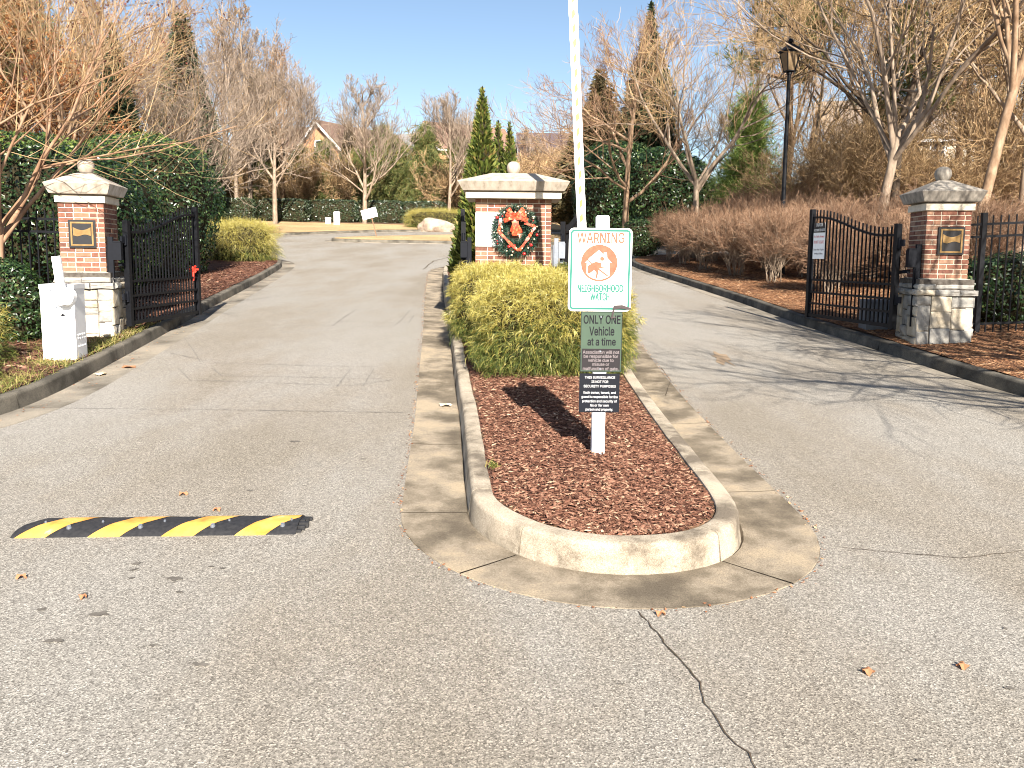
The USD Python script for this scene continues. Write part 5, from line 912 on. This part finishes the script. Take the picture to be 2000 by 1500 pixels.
CHS = mat('straw_chip', [(0, (.10, .045, .022)), (.5, (.25, .125, .062)), (.9, (.42, .25, .14)), (1, (.54, .39, .24))], isl=True, rough=.85, spec=.2)
chips('bark_chips', 'red brown bark chips strewn over the island bed', ISLP.buffer(-.17).intersection(shapely.box(-2, 3.5, 3, 9.0)), 26000, isl_z, .015, .06, CH, 201)
chips('bark_chips', 'red brown bark chips beside the left kerb', lbed.intersection(shapely.box(-9, 6, -4.5, 27)), 11000, bedz, .05, .14, CH, 202)
chips('pine_needles', 'orange pine straw strewn beside the right kerb', rbed.intersection(shapely.box(4, 6, 11, 27)), 20000, bedz, .07, .2, CHS, 203, wr=.07, tilt=.3, cat='pine straw')
LVB = mat('fallen_leaf_brown', [(0, (.16, .06, .03)), (.6, (.34, .16, .08)), (1, (.52, .36, .20))], isl=True, rough=.75, transl=.1); LVP = flat('fallen_leaf_pale', (.62, .52, .36), .7, .2, 0, .2)
rng = np.random.default_rng(205); P = []
gut_edge = ISLP.buffer(GUT['i'] + .02).exterior; Lg_ = gut_edge.length
for _ in range(1500):
    p = gut_edge.interpolate(rng.random() * Lg_); P.append((p.x + rng.normal(0, .016), p.y + rng.normal(0, .016)))
le = LineString(LK).buffer(GUT['l'] + .0).exterior
for _ in range(600):
    p = LineString(LK[(LK[:, 1] > 5) & (LK[:, 1] < 28)]).interpolate(rng.random(), True); P.append((p.x + rng.uniform(.03, .3), p.y + rng.normal(0, .1)))
P = np.array(P); n = len(P); a = unit(np.c_[rng.normal(0, .3, (n, 2)), np.ones(n)]); Lf = rng.uniform(.01, .03, n)
mesh('leaf_litter', leaves(np.c_[P, g(P[:, 1]) + .009], a, rdir(rng, n), Lf, Lf * .6, .1), LVB, label='brown leaf scraps caught along the gutter edges', cat='leaf litter', kind='stuff')
def leaf(label, x, y, s, m, a, dz=.012):
    th = np.linspace(0, 2 * PI, 16)[:-1]; rr = s * (.55 + .45 * np.abs(np.cos(th * 2.5))) ; q = np.c_[rr * np.cos(th + a), .75 * rr * np.sin(th + a), .012 * np.sin(th * 3)]; z = float(g(y)) + dz
    v = np.vstack([[[0, 0, .010]], q]) + [x, y, z]; mesh('fallen_leaf', (v, np.array([(0, 1 + i, 1 + (i + 1) % 15) for i in range(15)])), m, label=label, cat='leaf')
leaf('large pale fallen leaf in the gutter left of the island', -.70, 8.02, .075, LVP, .3); leaf('tan fallen leaf in the left gutter below the white cabinet', -5.12, 9.45, .09, LVP, 1.2); leaf('reddish fallen leaf in the left gutter, the longer of two', -4.98, 9.9, .10, LVB, 2.2)
leaf('tan leaf on the asphalt right of the island nose', 1.48, 3.0, .03, LVB, .8); leaf('small rusty leaf on the asphalt above the speed bump', -2.28, 5.2, .035, LVB, .2); leaf('small brown leaf on the asphalt just above the speed bump', -1.93, 4.9, .03, LVB, 1.9)
leaf('tan leaf scrap on the asphalt below the left end of the bump', -2.1, 3.62, .022, LVB, .9); leaf('rusty leaf scrap at the left edge below the bump', -2.55, 3.85, .03, LVB, 2.5); leaf('brown leaf scrap on the right foreground asphalt', 1.9, 3.05, .03, LVB, 2.9); leaf('red leaf scrap at the foot of the island gutter', .72, 3.5, .028, LVB, .4)
GRS = mat('grass_blade', [(0, (.06, .085, .02)), (.4, (.17, .18, .045)), (.8, (.36, .31, .10)), (1, (.52, .42, .19))], isl=True, rough=.6, transl=.3)
P = []
for cx, cy, sx, sy, k in ((-5.62, 10.7, .22, .55, 1500), (-5.75, 12.0, .15, .5, 700), (-5.5, 9.25, .25, .12, 500), (-5.35, 8.1, .28, .35, 1300), (-5.6, 7.2, .35, .4, 1100), (-6.1, 10.2, .3, .3, 350), (-5.25, 7.55, .06, .08, 160)): P.append(np.c_[rng.normal(cx, sx, k), rng.normal(cy, sy, k)])
P = np.vstack(P); P = P[~shapely.contains(ROADP.buffer(.10), shapely.points(P))]; n = len(P); d = unit(np.c_[rng.normal(0, .6, (n, 2)), np.ones(n)])
v, f = ribbons(np.c_[P, verge(P[:, 0], P[:, 1]) + .02], d, rng.uniform(.05, .15, n), .008, .35, rng, 3); mesh('grass', (v, f), GRS, label='tufts of yellow green grass along the left kerb by the cabinet', cat='grass', kind='stuff')
n = 60; P = np.c_[rng.normal(-.13, .02, n), rng.normal(5.45, .03, n)]; v, f = ribbons(np.c_[P, g(P[:, 1]) + .15], unit(np.c_[rng.normal(0, .8, (n, 2)), np.ones(n)]), rng.uniform(.03, .06, n), .008, .4, rng, 2); mesh('weed', (v, f), M_GRN, label='tiny green weed at the inner edge of the island kerb', cat='weed')
